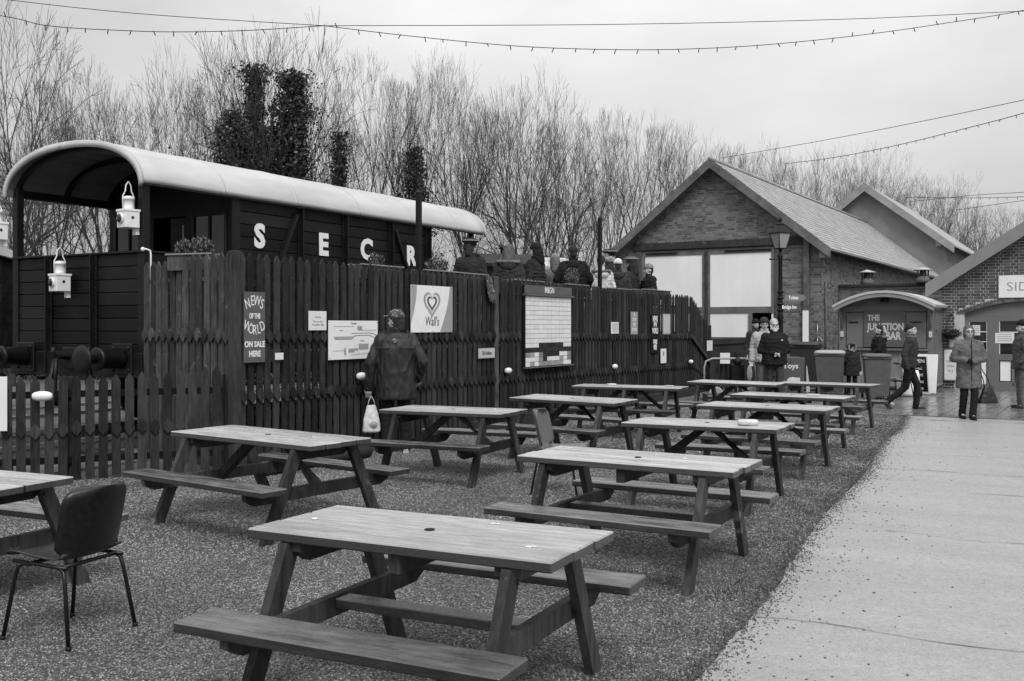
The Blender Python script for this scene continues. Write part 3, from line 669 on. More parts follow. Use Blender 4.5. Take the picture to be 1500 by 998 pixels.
# ---------------------------------------------------------------- picnic tables
TZ=.735; BZ=.44
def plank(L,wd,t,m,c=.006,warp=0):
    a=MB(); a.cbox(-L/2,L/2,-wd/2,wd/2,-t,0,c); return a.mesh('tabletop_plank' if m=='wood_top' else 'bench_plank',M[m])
def make_table(label,L,W,nplk,braced,legs=2,hole=True,bench_split=1,bench_L=None,seed=0):
    T=thing('picnic_table',label,'picnic table',(0,0,0),0,'wooden picnic tables on the gravel'); rr=random.Random(seed)
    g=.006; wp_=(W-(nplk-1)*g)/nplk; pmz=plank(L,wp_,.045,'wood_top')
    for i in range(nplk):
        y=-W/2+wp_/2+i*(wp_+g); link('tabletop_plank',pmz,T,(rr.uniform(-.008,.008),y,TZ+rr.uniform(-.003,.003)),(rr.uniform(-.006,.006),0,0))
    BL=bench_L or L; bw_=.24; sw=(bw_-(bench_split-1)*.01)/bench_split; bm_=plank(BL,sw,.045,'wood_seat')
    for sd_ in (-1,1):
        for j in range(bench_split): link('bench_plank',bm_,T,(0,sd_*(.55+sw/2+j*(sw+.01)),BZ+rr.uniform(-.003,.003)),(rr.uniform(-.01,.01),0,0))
    xs=[-(L/2-.2),(L/2-.2)] if legs==2 else [-(L/2-.2),0,(L/2-.2)]
    lm=MB(); lm.bar((0,0,0),(0,.30,.69),.045,.095,up=(0,1,0),c=.004)
    lm.v=[]; lm.f=[]; lm.sm=[]
    # leg polygon in YZ: foot .58..; top .28
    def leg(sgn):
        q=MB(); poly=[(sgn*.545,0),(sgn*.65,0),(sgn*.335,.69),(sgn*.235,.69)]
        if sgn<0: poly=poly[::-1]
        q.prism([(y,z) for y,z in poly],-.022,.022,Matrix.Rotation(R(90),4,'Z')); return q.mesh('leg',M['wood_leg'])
    # prism: x->poly x ; after rot Z 90, x->y
    lp,ln=leg(1),leg(-1)
    for i,x in enumerate(xs):
        inn=-1 if x>0 else 1
        link('leg',lp,T,(x,0,0)); link('leg',ln,T,(x,0,0))
        q=MB(); hw=.76; poly=[(-hw,.395),(-hw,.35),(-hw+.09,.30),(hw-.09,.30),(hw,.35),(hw,.395)]
        q.prism(poly,-.022,.022,Matrix.Rotation(R(90),4,'Z')); q.build('bench_bearer',M['wood_leg'],T,(x+inn*.046,0,0))
        q=MB(); hw=W/2-.03; poly=[(-hw,.688),(-hw,.65),(-hw+.07,.60),(hw-.07,.60),(hw,.65),(hw,.688)]
        q.prism(poly,-.022,.022,Matrix.Rotation(R(90),4,'Z')); q.build('top_bearer',M['wood_leg'],T,(x+inn*.046,0,0))
        if braced and abs(x)>.1:
            q=MB(); q.bar((x+inn*.07,0,.36),(x+inn*(L/2-.30),0,.685),.08,.045,up=(0,1,0) if 0 else (0,0,1)); 
            q.v=[]; q.f=[]; q.sm=[]
            xa=x+inn*.07; xb=x+inn*.50
            q.prism([(xa,.30),(xa,.395),(xb-.04,.688),(xb+.06,.688)],-.035,.035); q.build('brace',M['wood_leg'],T)
    if not braced:
        q=MB(); q.cbox(xs[0]+.072,xs[1]-.072,-.055,.055,.34,.385,.005); q.build('stretcher',M['wood_seat'],T)
        q=MB(); q.cbox(-.03,.03,-W/2+.04,W/2-.04,.60,.688,.004); q.build('batten',M['wood_leg'],T)
    if hole:
        q=MB(); q.lathe([(.024,TZ-.03),(.024,TZ+.0045)],16); q.build('parasol_hole_shade',M['dark'],T)  # dark capped plug; the shade inside the hole is put into its colour
    # bolts
    q=MB()
    for x in xs:
        for sg in (-1,1):
            for (y,z) in ((.49,.35),(.28,.63)): q.ell((x+(.025 if x>0 else -.025),sg*y,z),(.006,.012,.012),n=6)
    q.build('bolts',M['steel'],T,kind='stuff')
    return T
def place(T,cx,cy,deg,dz=0): T.location=(cx,cy,dz); T.rotation_euler=(rnd.uniform(-.006,.006),rnd.uniform(-.006,.006),-R(deg)); return T
A_=make_table('nearest picnic table with smooth broad boards and a single centre stretcher',1.5,.67,3,False,seed=1)
def ctr(A,D,ang,W,L):
    """centre from the near-left and near-right tabletop corners"""
    a=R(ang); mid=Vector(((A[0]+D[0])/2,(A[1]+D[1])/2)); wv=Vector((math.sin(a),math.cos(a))); return mid+wv*W/2
c=ctr((-1.195,4.478),(.163,3.825),26.2,.67,1.5); place(A_,c.x,c.y,26.2)
B_=make_table('second picnic table at centre right with a five board top and parasol hole',1.55,.70,5,False,seed=2)
c=ctr((.03,7.01),(1.366,6.19),29.5,.70,1.55); place(B_,c.x,c.y,29.5)
C_=make_table('long dark left-hand picnic table before the low picket fence, with diagonal braces',1.77,.66,4,True,seed=3,bench_split=1)
c=ctr((-2.957,8.61),(-1.527,7.566),36.5,.66,1.77); place(C_,c.x,c.y,36.5)
D_=make_table('picnic table cut off by the left edge of the picture behind the black chair',1.5,.70,4,False,seed=4)
cC=Vector((-2.66,6.05)); a_=R(24); c=cC-Vector((math.cos(a_),-math.sin(a_)))*.75-Vector((math.sin(a_),math.cos(a_)))*.35; place(D_,c.x,c.y,24)
E_=make_table('braced picnic table directly in front of the man in the cap',1.48,.68,4,True,seed=5)
c=ctr((-1.45,10.83),(-.127,10.29),26,.68,1.48); place(E_,c.x,c.y,26)
def cp(src,label,A,D,ang,L=1.5,W=.68):
    T=copy_tree(src); T['label']=label; T.name='picnic_table'
    c=ctr(A,D,ang,W,L); T.location=(c.x,c.y,-.004); T.rotation_euler=(rnd.uniform(-.01,.01),rnd.uniform(-.01,.01),-R(ang)); return T
cp(E_,'picnic table beside the fence under the oval lamp and tile panel, behind the grey chair',(-.052,12.74),(1.22,11.8),32)
F7=make_table('long picnic table with three pairs of legs against the far part of the fence',1.66,.62,4,True,3,hole=False,seed=7)
c=ctr((.92,15.1),(2.42,14.5),22,.62,1.6); place(F7,c.x,c.y,22)
cp(E_,'braced picnic table with a white tub on it, right behind the five board table',(1.025,9.47),(2.338,8.74),29)
cp(E_,'picnic table with plain empty top, third from the front on the path side',(2.13,11.49),(3.37,10.75),31)
cp(E_,'picnic table with a flat pale packet near its right end, fourth along the path side',(2.93,13.25),(4.13,12.5),31)
cp(E_,'far picnic table nearest the end of the tall fence, below the hooped barrow',(2.90,16.3),(4.05,15.5),33)
G_=make_table('farthest right picnic table with heavy cross boards, in front of the wheelie bins',1.5,.6,4,False,hole=False,seed=9)
c=ctr((4.217,16.04),(5.46,15.1),34,.6,1.5); place(G_,c.x,c.y,34)
# bird droppings on some tops
for T_,sp in ((A_,((-.62,-.02),(.55,-.12),(.2,.25))),(B_,((-.62,.2),(.3,.1))),(E_,((-.6,-.1),(.4,.2))),(C_,((.45,.1),))):
    q=MB()
    for (x,y) in sp:
        for k in range(3): q.ell((x+rnd.uniform(-.02,.02),y+rnd.uniform(-.015,.015),TZ+.004),(rnd.uniform(.008,.02),rnd.uniform(.005,.011),.0015),n=8)
    q.build('bird_droppings',M['white'],T_,kind='stuff')
# things on tables
a=MB(); a.lathe([(.07,0),(.085,.0),(.09,.03),(.085,.045),(.07,.05)],14,None,True,1.1,.8); 
props(a.build('tub',M['bagwhite'],None,(2.16,9.12,TZ+.003)),'small white tub on the right end of a picnic table','tub')
a=MB(); a.cbox(-.08,.08,-.05,.05,0,.02,.003); props(a.build('packet',M['wallpale'],None,(3.92,12.95,TZ+.003),(0,0,-.5)),'flat pale packet on a far picnic table','packet')
a=MB(); a.cbox(-.06,.06,-.04,.04,0,.015,.003); props(a.build('packet',M['wallpale'],None,(2.35,14.9,TZ+.003),(0,0,-.5)),'pale packet on the table against the far fence','packet')
a=MB(); a.lathe([(.07,0),(.08,.0),(.08,.02),(.05,.026)],14); props(a.build('ashtray',M['wallpale'],None,(1.52,15.2,TZ+.003)),'round pale ashtray on the long table by the fence','ashtray')

# ---------------------------------------------------------------- chairs
def make_chair(label,m,loc,rz):
    T=thing('chair',label,'chair',loc,rz)
    # facing +x. seat shell profile (x,z)
    prof=[(.235,.425),(.22,.445),(.17,.452),(.05,.44),(-.08,.432),(-.15,.442),(-.19,.475),(-.205,.53),(-.225,.62),(-.245,.71),(-.262,.78),(-.272,.815)]
    # smooth the profile
    def interp(t):
        f=t*(len(prof)-1); i=min(int(f),len(prof)-2); u=f-i; g=lambda k:prof[max(0,min(len(prof)-1,k))]
        p0,p1,p2,p3=g(i-1),g(i),g(i+1),g(i+2)
        return tuple(.5*((2*p1[k])+(-p0[k]+p2[k])*u+(2*p0[k]-5*p1[k]+4*p2[k]-p3[k])*u*u+(-p0[k]+3*p1[k]-3*p2[k]+p3[k])*u**3) for k in (0,1))
    vs=[];nu,nv=36,17
    for i in range(nu):
        t=i/(nu-1); x,z=interp(t); hw=.215 if t<.5 else .215+.005*math.sin((t-.5)*6)
        if t<.06: hw*= .86+.14*(t/.06)**.5
        if t>.84: hw*= 1-.55*((t-.84)/.16)**2.6
        if .44<t<.6: hw*=1-.1*math.sin((t-.44)/.16*math.pi)
        for j in range(nv):
            v=-1+2*j/(nv-1); y=hw*v
            c_=.018*v*v*(1 if t<.5 else 0); b_=.085*v*v*(1 if t>.58 else max(0,(t-.45)/.13) if t>.45 else 0)
            vs.append((x+b_,y,z+c_))
    fs=[(i*nv+j,i*nv+j+1,(i+1)*nv+j+1,(i+1)*nv+j) for i in range(nu-1) for j in range(nv-1)]
    o=MB().add(vs,fs,None,True).build('seat_shell',M[m],T); sm=o.modifiers.new('thickness','SOLIDIFY'); sm.thickness=.007; sm.offset=0
    fr=M['steel']
    for y in (-.19,.19):
        a=MB(); a.tube([(.2,y,.415),(-.17,y,.405)],.011,8); a.build('side_rail',fr,T)
        for x0,x1 in ((.15,.235),(-.14,-.225)):
            a=MB(); sg=1 if x0>0 else -1
            a.tube([(x0-sg*.07,y,.408),(x0-sg*.02,y,.405),(x0+sg*.015,y*1.02,.385),(x0+sg*.03,y*1.05,.33),(x1,y*1.2,0.01)],.011,8); a.build('leg',fr,T)
            a=MB(); a.tube([(x1,y*1.2,0),(x1,y*1.2,.025)],.014,8); a.build('foot_cap',M['black'],T)
    for x in (.1,-.13): a=MB(); a.tube([(x,-.19,.405),(x,.19,.405)],.011,8); a.build('cross_rail',fr,T)
    return T
make_chair('black plastic stacking chair standing alone at the lower left','plastic_black',(-2.36,5.33,0),R(157))
make_chair('grey plastic chair facing right, tucked behind the five board table','plastic_grey',(.47,9.85,0),R(-18))
make_chair('grey plastic chair standing beside the dark wheelie bin near the hut','plastic_grey',G(1316,22.3),R(-75))
# ---------------------------------------------------------------- goods brake wagon
WX=R(60.3); WO=Vector((-4.67,12.65,0))
wux=Vector((math.cos(WX),math.sin(WX),0)); wuy=Vector((-wux.y,wux.x,0))
W_=thing('brake_van','dark goods brake van with a pale curved roof and white letters SECR','railway wagon',WO,WX)
WW=2.65; SILL=2.6; EAVE=3.45; YC=1.325-.03
# end planks in three bays
bays=[(0.06,.93),(.97,1.85),(1.89,2.59)]; ph=.168
def wplank(x0,x1,y0,y1,z0,z1,m='wagon'):
    a=MB(); a.cbox(x0,x1,y0,y1,z0+.003,z1-.003,.008); return a.build('plank',M[m],W_)
for (ya,yb) in bays:
    for k in range(8): wplank(0,.035,ya,yb,SILL-.02-(k+1)*ph,SILL-.02-k*ph)
def channel(y,x=-.03,z0=1.0,z1=SILL-.02):
    a=MB(); a.cbox(x-.055,x,y-.008,y+.008,z0,z1,.002); a.cbox(x,x+.018,y-.06,y+.06,z0,z1+.0,.002)
    for sg in (-1,1):
        for i in range(12): a.ell((x-.001,y+sg*.042,z0+.1+i*(z1-z0-.15)/11),(.008,.011,.011),n=6)
    return a
channel(.95).build('stanchion',M['wagon_iron'],W_); channel(1.87).build('stanchion',M['wagon_iron'],W_)
for y,sg in ((0,1),(WW,-1)):
    a=MB(); a.box(-.02,.0,y,y+sg*.1,1.0,SILL-.01); a.box(-.02,.1,y-sg*.02,y,1.0,SILL-.01)
    for i in range(13): a.ell((-.02,y+sg*.06,1.1+i*.118),(.009,.011,.011),n=6)
    a.build('corner_angle',M['wagon_iron'],W_)
    a=MB(); a.cbox(-.03,.08,min(y-.01*sg,y+sg*.09),max(y-.01*sg,y+sg*.09),SILL,EAVE+.12,.006)
    for i in range(7): a.ell((-.03,y+sg*.04,SILL+.08+i*.12),(.008,.011,.011),n=6)
    a.build('roof_post',M['wagon_iron'],W_)
a=MB(); a.cbox(-.045,.06,-.02,WW+.02,SILL-.02,SILL+.005,.003); a.build('end_sill',M['wagon_iron'],W_)
# inner end lining, floor
a=MB(); a.box(.04,.06,.04,WW-.04,1.1,SILL-.03); a.box(.04,6.3,.05,WW-.05,1.12,1.2); a.build('floor',M['dark'],W_)
# buffer beam
a=MB(); a.cbox(-.06,.0,-.02,WW+.02,.98,1.3,.006); a.build('buffer_beam',M['wagon_iron'],W_)
for y in (.33,WW-.33-.02):
    a=MB(); a.cbox(-.09,-.055,y-.19,y+.19,1.02,1.42,.01)
    for sy in (-1,1):
        for sz in (-1,1): a.ell((-.095,y+sy*.14,1.22+sz*.14),(.02,.022,.022),n=6)
    a.lathe([(.125,0),(.135,.05),(.12,.3),(.145,.33),(.145,.37),(.115,.38)],18,Matrix.Translation((-.09,y,1.23))@Matrix.Rotation(R(-90),4,'Y')); a.build('buffer_housing',M['wagon_iron'],W_)
    a=MB(); a.lathe([(.055,.35),(.055,.50),(.09,.53),(.165,.555),(.18,.572),(.17,.592),(.09,.605)],22,Matrix.Translation((-.09,y,1.23))@Matrix.Rotation(R(-90),4,'Y')); a.build('buffer_head',M['wagon_iron'],W_)
a=MB(); y=WW/2; a.cbox(-.12,-.06,y-.14,y+.14,1.08,1.36,.01); a.tube([(-.1,y,1.22),(-.3,y,1.24),(-.36,y,1.3),(-.33,y,1.36)],.03,8); a.build('coupling_hook',M['wagon_iron'],W_)
a=MB(); a.tube([(-.3,y,1.24),(-.33,y-.02,1.0),(-.31,y,.72),(-.28,y,.6)],.025,8); a.tube([(-.3,y+.05,1.2),(-.36,y+.05,.9),(-.31,y+.02,.6)],.025,8); a.build('coupling_links',M['wagon_iron'],W_)
a=MB(); a.tube([(-.06,.78,1.1),(-.12,.78,1.32),(-.22,.78,1.36),(-.28,.78,1.22),(-.25,.78,.9),(-.2,.76,.7)],.028,8); a.build('brake_hose',M['wagon_iron'],W_)
# side body: bays
XB=[1.57,2.89,3.95,5.18,6.32]
for yy,sg in ((0,1),(WW,-1)):
    y0,y1=(0,.035) if sg==1 else (WW-.035,WW)
    for k in range(8): 
        if sg==1 or k<8: wplank(.1,1.52,y0,y1,SILL-.02-(k+1)*ph,SILL-.02-k*ph)
    nrow=13; rh=(EAVE-1.12)/nrow
    if sg==1:
        for i in range(4):
            for k in range(nrow): wplank(XB[i]+.02,XB[i+1]-.02,y0,y1,1.12+k*rh,1.12+(k+1)*rh)
        for k in range(8): wplank(6.36,7.88,y0,y1,SILL-.02-(k+1)*ph,SILL-.02-k*ph)
    else:
        a=MB(); a.box(1.57,7.88,y0,y1,1.12,SILL); a.box(1.57,6.32,y0,y1,SILL,EAVE); a.build('far_side_panel',M['wagon'],W_)
    a=MB(); a.cbox(-.02,7.9,y0-.01,y1+.01,EAVE,EAVE+.1,.004); a.build('cant_rail',M['wagon_iron'],W_)
    a=MB(); a.cbox(0,1.55,y0-.02,y1+.02,SILL-.02,SILL+.008,.004); a.cbox(6.34,7.9,y0-.02,y1+.02,SILL-.02,SILL+.008,.004); a.build('side_sill',M['wagon_iron'],W_)
    for x in (7.82,): a=MB(); a.cbox(x,x+.09,y0-.01,y1+.03,1.1,EAVE,.004); a.build('roof_post',M['wagon_iron'],W_)
for i,x in enumerate(XB):
    a=MB(); wd=.05 if i not in (0,4) else .075
    a.cbox(x-wd,x+wd,-.02,0,1.05,EAVE,.002)
    if i not in (0,): a.cbox(x-.01,x+.01,-.09,-.02,1.05,EAVE-.03,.002)
    for sg in (-1,1):
        for j in range(16): a.ell((x+sg*wd*.6,-.02,1.2+j*.14),(.01,.007,.01),n=6)
    a.build('stanchion',M['wagon_iron'],W_)
for (xa,za,xb,zb) in ((2.80,3.33,2.15,2.0),(2.15,2.0,1.9,1.3),(5.28,3.33,6.0,2.0)):
    a=MB(); a.bar((xa,-.04,za),(xb,-.04,zb),.06,.035,up=(0,1,0)); a.bar((xa,-.012,za),(xb,-.012,zb),.02,.09,up=(1,0,0)); a.build('diagonal_brace',M['wagon_iron'],W_)
# cabin end wall at x=1.57 with door and windows
a=MB(); ZT=4.0
def wallbox(mb,y0,y1,z0,z1): mb.box(1.55,1.60,y0,y1,z0,z1)
wallbox(a,.04,.16,1.2,EAVE); wallbox(a,.16,.82,1.2,2.68); wallbox(a,.16,.82,3.22,EAVE); wallbox(a,.82,.98,1.2,EAVE); wallbox(a,1.65,1.85,1.2,EAVE); wallbox(a,1.85,2.5,1.2,2.68); wallbox(a,1.85,2.5,3.22,EAVE); wallbox(a,2.5,2.61,1.2,EAVE); wallbox(a,.98,1.65,3.24,EAVE)
a.build('cabin_wall',M['wagon'],W_)
for y0,y1 in ((.16,.82),(1.85,2.5)):
    f_=MB(); f_.cbox(1.535,1.55,y0-.02,y0+.03,2.66,3.24,.002); f_.cbox(1.535,1.55,y1-.03,y1+.02,2.66,3.24,.002); f_.cbox(1.535,1.55,(y0+y1)/2-.015,(y0+y1)/2+.015,2.68,3.22,.002); f_.cbox(1.53,1.55,y0,y1,2.64,2.675,.002)
    wi=f_.build('window',M['wagon_iron'],W_); g=MB(); g.box(1.56,1.565,y0,y1,2.68,3.22); g.build('pane',M['glass'],wi)
a=MB(); a.cbox(1.56,1.59,1.0,1.3,1.2,3.22,.004); dr=a.build('door',M['wagon'],W_); q=MB(); q.tube([(1.54,1.25,2.0),(1.5,1.25,2.0),(1.5,1.25,2.6),(1.54,1.25,2.6)],.012,6); q.build('handle',M['white'],dr)
a=MB(); a.tube([(1.50,.92,2.3),(1.46,.92,2.35),(1.46,.92,3.1)],.012,6); a.build('handrail',M['inkgrey'],W_)
a=MB(); a.box(6.28,6.32,.04,WW-.04,1.2,EAVE); a.build('cabin_wall',M['wagon'],W_)
# roof shell
def rz(t,a_=1.43,b_=.70,base=EAVE-.02): 
    return base+b_*max(0,1-abs(t)**2.25)**(1/2.0)
NT=36
def roof_strip(x0,x1,inner=0,outer=.045,base=EAVE+.0,hw=1.37,nx=1,rise=.60):
    vs=[];fs=[]; pts=[]
    for i in range(NT+1):
        th=math.pi*i/NT; c_,s_=math.cos(th),math.sin(th); t=math.copysign(abs(c_)**.9,c_); zz=s_**.95 if s_>0 else 0
        pts.append((t,zz))
    for x in [x0+(x1-x0)*k/nx for k in range(nx+1)]:
        for (t,zz) in pts: 
            nn=Vector((t*.9,zz)).normalized() if (t or zz) else Vector((0,1))
            vs.append((x,YC-(t*hw+nn.x*outer),base+zz*rise+nn.y*outer+ .006*noise.noise(Vector((x*1.5,t*3,0)))))
        for (t,zz) in pts: vs.append((x,YC-t*hw,base+zz*rise-inner))
    m_=NT+1
    for k in range(nx):
        o0=k*2*m_; o1=(k+1)*2*m_
        for i in range(NT):
            fs.append((o0+i,o1+i,o1+i+1,o0+i+1)); fs.append((o0+m_+i,o0+m_+i+1,o1+m_+i+1,o1+m_+i))
        fs.append((o0,o0+m_,o1+m_,o1)); fs.append((o0+NT,o1+NT,o1+m_+NT,o0+m_+NT))
    for o in (0,nx*2*m_):
        for i in range(NT): 
            q=(o+i,o+i+1,o+m_+i+1,o+m_+i); fs.append(q if o==0 else q[::-1])
    return MB().add(vs,fs,None,True)
r0=roof_strip(-.14,8.2,-.012,.03,nx=30); o=r0.build('roof',M['roof_canvas'],W_)
for e_ in (-.155,8.17):
    rr_=roof_strip(e_,e_+.05,.05,.038); o=rr_.build('roof_edge',M['roof_canvas'],W_)
for xs_ in (1.25,2.7,4.2,5.65,7.1):
    sm_=roof_strip(xs_,xs_+.035,-.012,.037); sm_.build('roof_seam',M['roof_canvas'],W_)
# roof lining boards
for i in range(NT//2):
    a=MB(); th0=math.pi*(2*i+.06)/NT; th1=math.pi*(2*i+1.94)/NT
    def pp(th): 
        c_,s_=math.cos(th),math.sin(th); return YC-math.copysign(abs(c_)**.9,c_)*1.35,EAVE+max(s_,0)**.95*.60-.005
    (ya,za),(yb,zb)=pp(th0),pp(th1)
    a.add([(-.12,ya,za),(8.15,ya,za),(8.15,yb,zb),(-.12,yb,zb),(-.12,ya,za-.015),(8.15,ya,za-.015),(8.15,yb,zb-.015),(-.12,yb,zb-.015)],[(0,1,2,3),(7,6,5,4),(0,4,5,1),(3,2,6,7),(0,3,7,4),(1,5,6,2)]); a.build('lining_board',M['lining'],W_)
def rib(x):
    vs=[];fs=[]
    for i in range(NT+1):
        th=math.pi*i/NT; c_,s_=math.cos(th),max(math.sin(th),0); y=YC-math.copysign(abs(c_)**.9,c_)*1.335; y2=YC-math.copysign(abs(c_)**.9,c_)*1.27; z=EAVE+s_**.95*.59-.02; z2=EAVE+s_**.95*.51-.02
        vs+=[(x,y,z),(x+.05,y,z),(x+.05,y2,z2),(x,y2,z2)]
    for i in range(NT):
        for k in range(4): fs.append((4*i+k,4*i+(k+1)%4,4*i+4+(k+1)%4,4*i+4+k))
    return MB().add(vs,fs)
for x in (-.02,.75,1.5): rib(x).build('roof_rib',M['wagon_iron'],W_)
# gable infill above cabin wall
vs=[(1.56,pt[0],pt[1]) for pt in [pp(math.pi*i/NT) for i in range(NT+1)]]
MB().add([(x,y,z) for (x,y,z) in vs],[tuple(range(NT+1))]).build('cabin_gable',M['wagon'],W_)
MB().add([(6.3,y,z) for (x,y,z) in vs],[tuple(range(NT+1))]).build('cabin_gable',M['wagon'],W_)
# letters
for ch,x,z in (('S',2.04,2.93),('E',3.44,2.905),('C',4.53,2.90),('R',5.80,2.87)): text(ch,.46,W_,(x,-.006,z),M['white'],.022,sx=1.0,name='letter',depth=.002)
# underframe & wheels
a=MB(); a.cbox(0,7.9,.0,.08,.95,1.12,.004); a.cbox(0,7.9,WW-.08,WW,.95,1.12,.004); a.build('solebar',M['wagon_iron'],W_)
for x in (1.7,6.2):
    for y in (.55,WW-.55-.12): a=MB(); a.lathe([(.1,0),(.44,0),(.47,.03),(.47,.1),(.4,.12),(.1,.12)],24,Matrix.Translation((x,y,.71))@Matrix.Rotation(R(-90),4,'X')); a.build('wheel',M['wagon_iron'],W_)
    a=MB(); a.tube([(x,.3,.71),(x,WW-.3,.71)],.06,8); a.build('axle',M['wagon_iron'],W_)
a=MB(); a.cbox(.2,7.7,-.05,.25,.45,.5,.004); 
for x in (.4,2.5,5,7.4): a.bar((x,.1,.48),(x,.1,1.0),.03,.05)
a.build('footboard',M['wagon_iron'],W_)
# white handrail at the near corner
a=MB(); a.ell((-.05,-.03,2.615),.028); a.tube([(-.05,-.03,2.61),(-.02,-.05,2.62),(.03,-.07,2.6),(.04,-.07,2.55),(.04,-.07,1.5)],.012,7); a.ell((.04,-.06,1.47),.022); a.build('handrail',M['white'],W_)
# tail lamps
def tail_lamp(label,loc,rz_,s=1.0):
    T=thing('tail_lamp',label,'lamp',loc,rz_,'white tail lamps on the railway vehicles')
    a=MB(); a.cbox(-.085*s,.085*s,-.085*s,.085*s,0,.19*s,.008); a.cbox(-.092*s,.092*s,-.092*s,.092*s,.175*s,.20*s,.004); a.build('body',M['lampwhite'],T)
    a=MB(); a.lathe([(.07,.2),(.055,.22),(.055,.30),(.065,.305),(.065,.33),(.03,.345)],16,Matrix.Scale(s,4)); a.build('chimney',M['lampwhite'],T)
    a=MB(); a.tube([(-.065*s,0,.22*s),(-.065*s,0,.34*s),(-.035*s,0,.40*s),(-.028*s,0,.46*s),(0,0,.50*s),(.028*s,0,.46*s),(.035*s,0,.40*s),(.065*s,0,.34*s),(.065*s,0,.22*s)],.007*s,6); a.build('handle',M['lampwhite'],T)
    a=MB(); a.lathe([(.062,0),(.066,.012),(.058,.026),(.05,.028)],18,Matrix.Translation((-.085*s,0,.1*s))@Matrix.Rotation(R(-90),4,'Y')); a.build('lens_rim',M['lampwhite'],T)
    a=MB(); a.ell((-.105*s,0,.1*s),(.022*s,.048*s,.048*s),n=14); a.build('lens',M['glass'],T)
    a=MB(); a.ell((0,-.086*s,.11*s),(.018*s,.006,.018*s),n=10); a.build('side_lens',M['glass'],T)
    a=MB(); a.cbox(.06*s,.1*s,-.05*s,.02*s,-.07*s,.0,.003); a.build('bracket',M['lampwhite'],T)
    return T
wl=lambda x,y,z: WO+wux*x+wuy*y+Vector((0,0,z))
tail_lamp('white square tail lamp mounted high on the near corner post of the brake van',wl(-.14,.13,2.88),WX+R(-8),1.18)
tail_lamp('white square tail lamp hanging low on the planked end of the brake van',wl(-.16,1.45,2.1),WX+R(-8),1.18)

# track: rails and sleepers
a=MB()
tr=thing('railway_track',None,None,WO,WX); tr['kind']='structure'
for y in (.61,2.04):
    q=MB(); q.cbox(-9,40,y-.035,y+.035,.17,.23,.005); q.box(-9,40,y-.01,y+.01,.05,.17); q.build('rail',M['rail'],tr)
for i in range(24): q=MB(); q.cbox(-8+i*.75,-7.75+i*.75,.05,2.6,.0,.09,.01); q.build('sleeper',M['log'],tr)
a=MB(); a.box(-10,40,-.5,3.2,.0,.03); a.build('ballast',M['ballast'],tr)
# second track to the left
for y in (4.2,5.63):
    q=MB(); q.cbox(-12,40,y-.035,y+.035,.17,.23,.005); q.build('rail',M['rail'],tr)

# other railway vehicles
def van(name,label,loc,rz_,L,Wd,zt,rise,roofm,bodym,win=0):
    T=thing(name,label,'railway carriage' if win else 'railway wagon',loc,rz_)
    a=MB(); a.cbox(0,L,0,Wd,.9,zt-rise,.01); a.build('body',M[bodym],T)
    vs=[];fs=[];k=14
    for x in (-.12,L+.12):
        for i in range(k+1):
            t=-1+2*i/k; vs.append((x,Wd/2+t*(Wd/2+.1),zt-rise+rise*(1-abs(t)**2.2)))
        for i in range(k+1):
            t=-1+2*i/k; vs.append((x,Wd/2+t*(Wd/2+.1),zt-rise-.09+rise*.6*(1-abs(t)**2.2)))
    m_=2*(k+1)
    for i in range(k): fs+=[(i,i+1,m_+i+1,m_+i),(k+1+i,m_+k+1+i,m_+k+2+i,k+2+i),(i,k+1+i,k+2+i,i+1),(m_+i,m_+i+1,m_+k+2+i,m_+k+1+i)]
    fs+=[(0,m_,m_+k+1,k+1),(k,2*k+1,m_+2*k+1,m_+k)]
    MB().add(vs,fs,None,False).build('roof',M[roofm],T)
    for i in range(int(L/.9)): q=MB(); q.cbox(.35+i*.9,.41+i*.9,-.03,0,.95,zt-rise-.05,.003); q.build('stanchion',M['wagon_iron'],T)
    for i in range(3): q=MB(); q.cbox(-.03,.0,.3+i*.9,.37+i*.9,.95,zt-rise-.05,.003); q.build('stanchion',M['wagon_iron'],T)
    q=MB(); 
    for x in (L*.2,L*.8):
        for y in (.4,Wd-.5): q.lathe([(.45,0),(.45,.1)],16,Matrix.Translation((x,y,.68))@Matrix.Rotation(R(-90),4,'X'))
    q.build('wheels',M['wagon_iron'],T)
    return T
T=van('carriage','pale roofed railway carriage partly hidden at the left edge behind the brake van',Vector((-8.75,17.6,0)),WX+math.pi/2,7,2.6,3.15,.3,'roof_canvas','wagon',win=1)
for i in range(3):
    q=MB(); q.cbox(.45+i*1.1,1.15+i*1.1,2.63,2.66,2.1,2.85,.004); w1=q.build('window',M['hutlight'],T); q=MB(); q.box(.52+i*1.1,1.08+i*1.1,2.662,2.668,2.17,2.78); q.build('pane',M['glass'],w1)
# carriage end (faces the camera)
for i in range(2):
    q=MB(); q.cbox(-.03,-.01,.3+i*1.1,1.1+i*1.1,2.05,2.75,.004); w1=q.build('window',M['hutlight'],T); q=MB(); q.box(-.036,-.031,.38+i*1.1,1.02+i*1.1,2.13,2.67); q.build('pane',M['glass'],w1)
tail_lamp('white tail lamp on the carriage at the left edge of the picture',G(-5,12.2,352),WX,1.1)
van('goods_van','dark goods van with a shallow curved roof behind the platform people',G(716,27.5),R(18),1.5,2.5,3.72,.35,'wagon_iron','wagon')
q=MB(); q.lathe([(.07,0),(.07,.25),(.14,.26),(.1,.36)],10); o=q.build('stove_chimney',M['wagon_iron'],[o for o in bpy.data.objects if o.name.startswith('goods_van')][0],(.8,1.2,3.6))
van('goods_van','pale roofed goods van behind the man in the black hooded jacket',G(797,29.5),R(18),.85,2.5,3.75,.35,'roof_canvas','wagon')

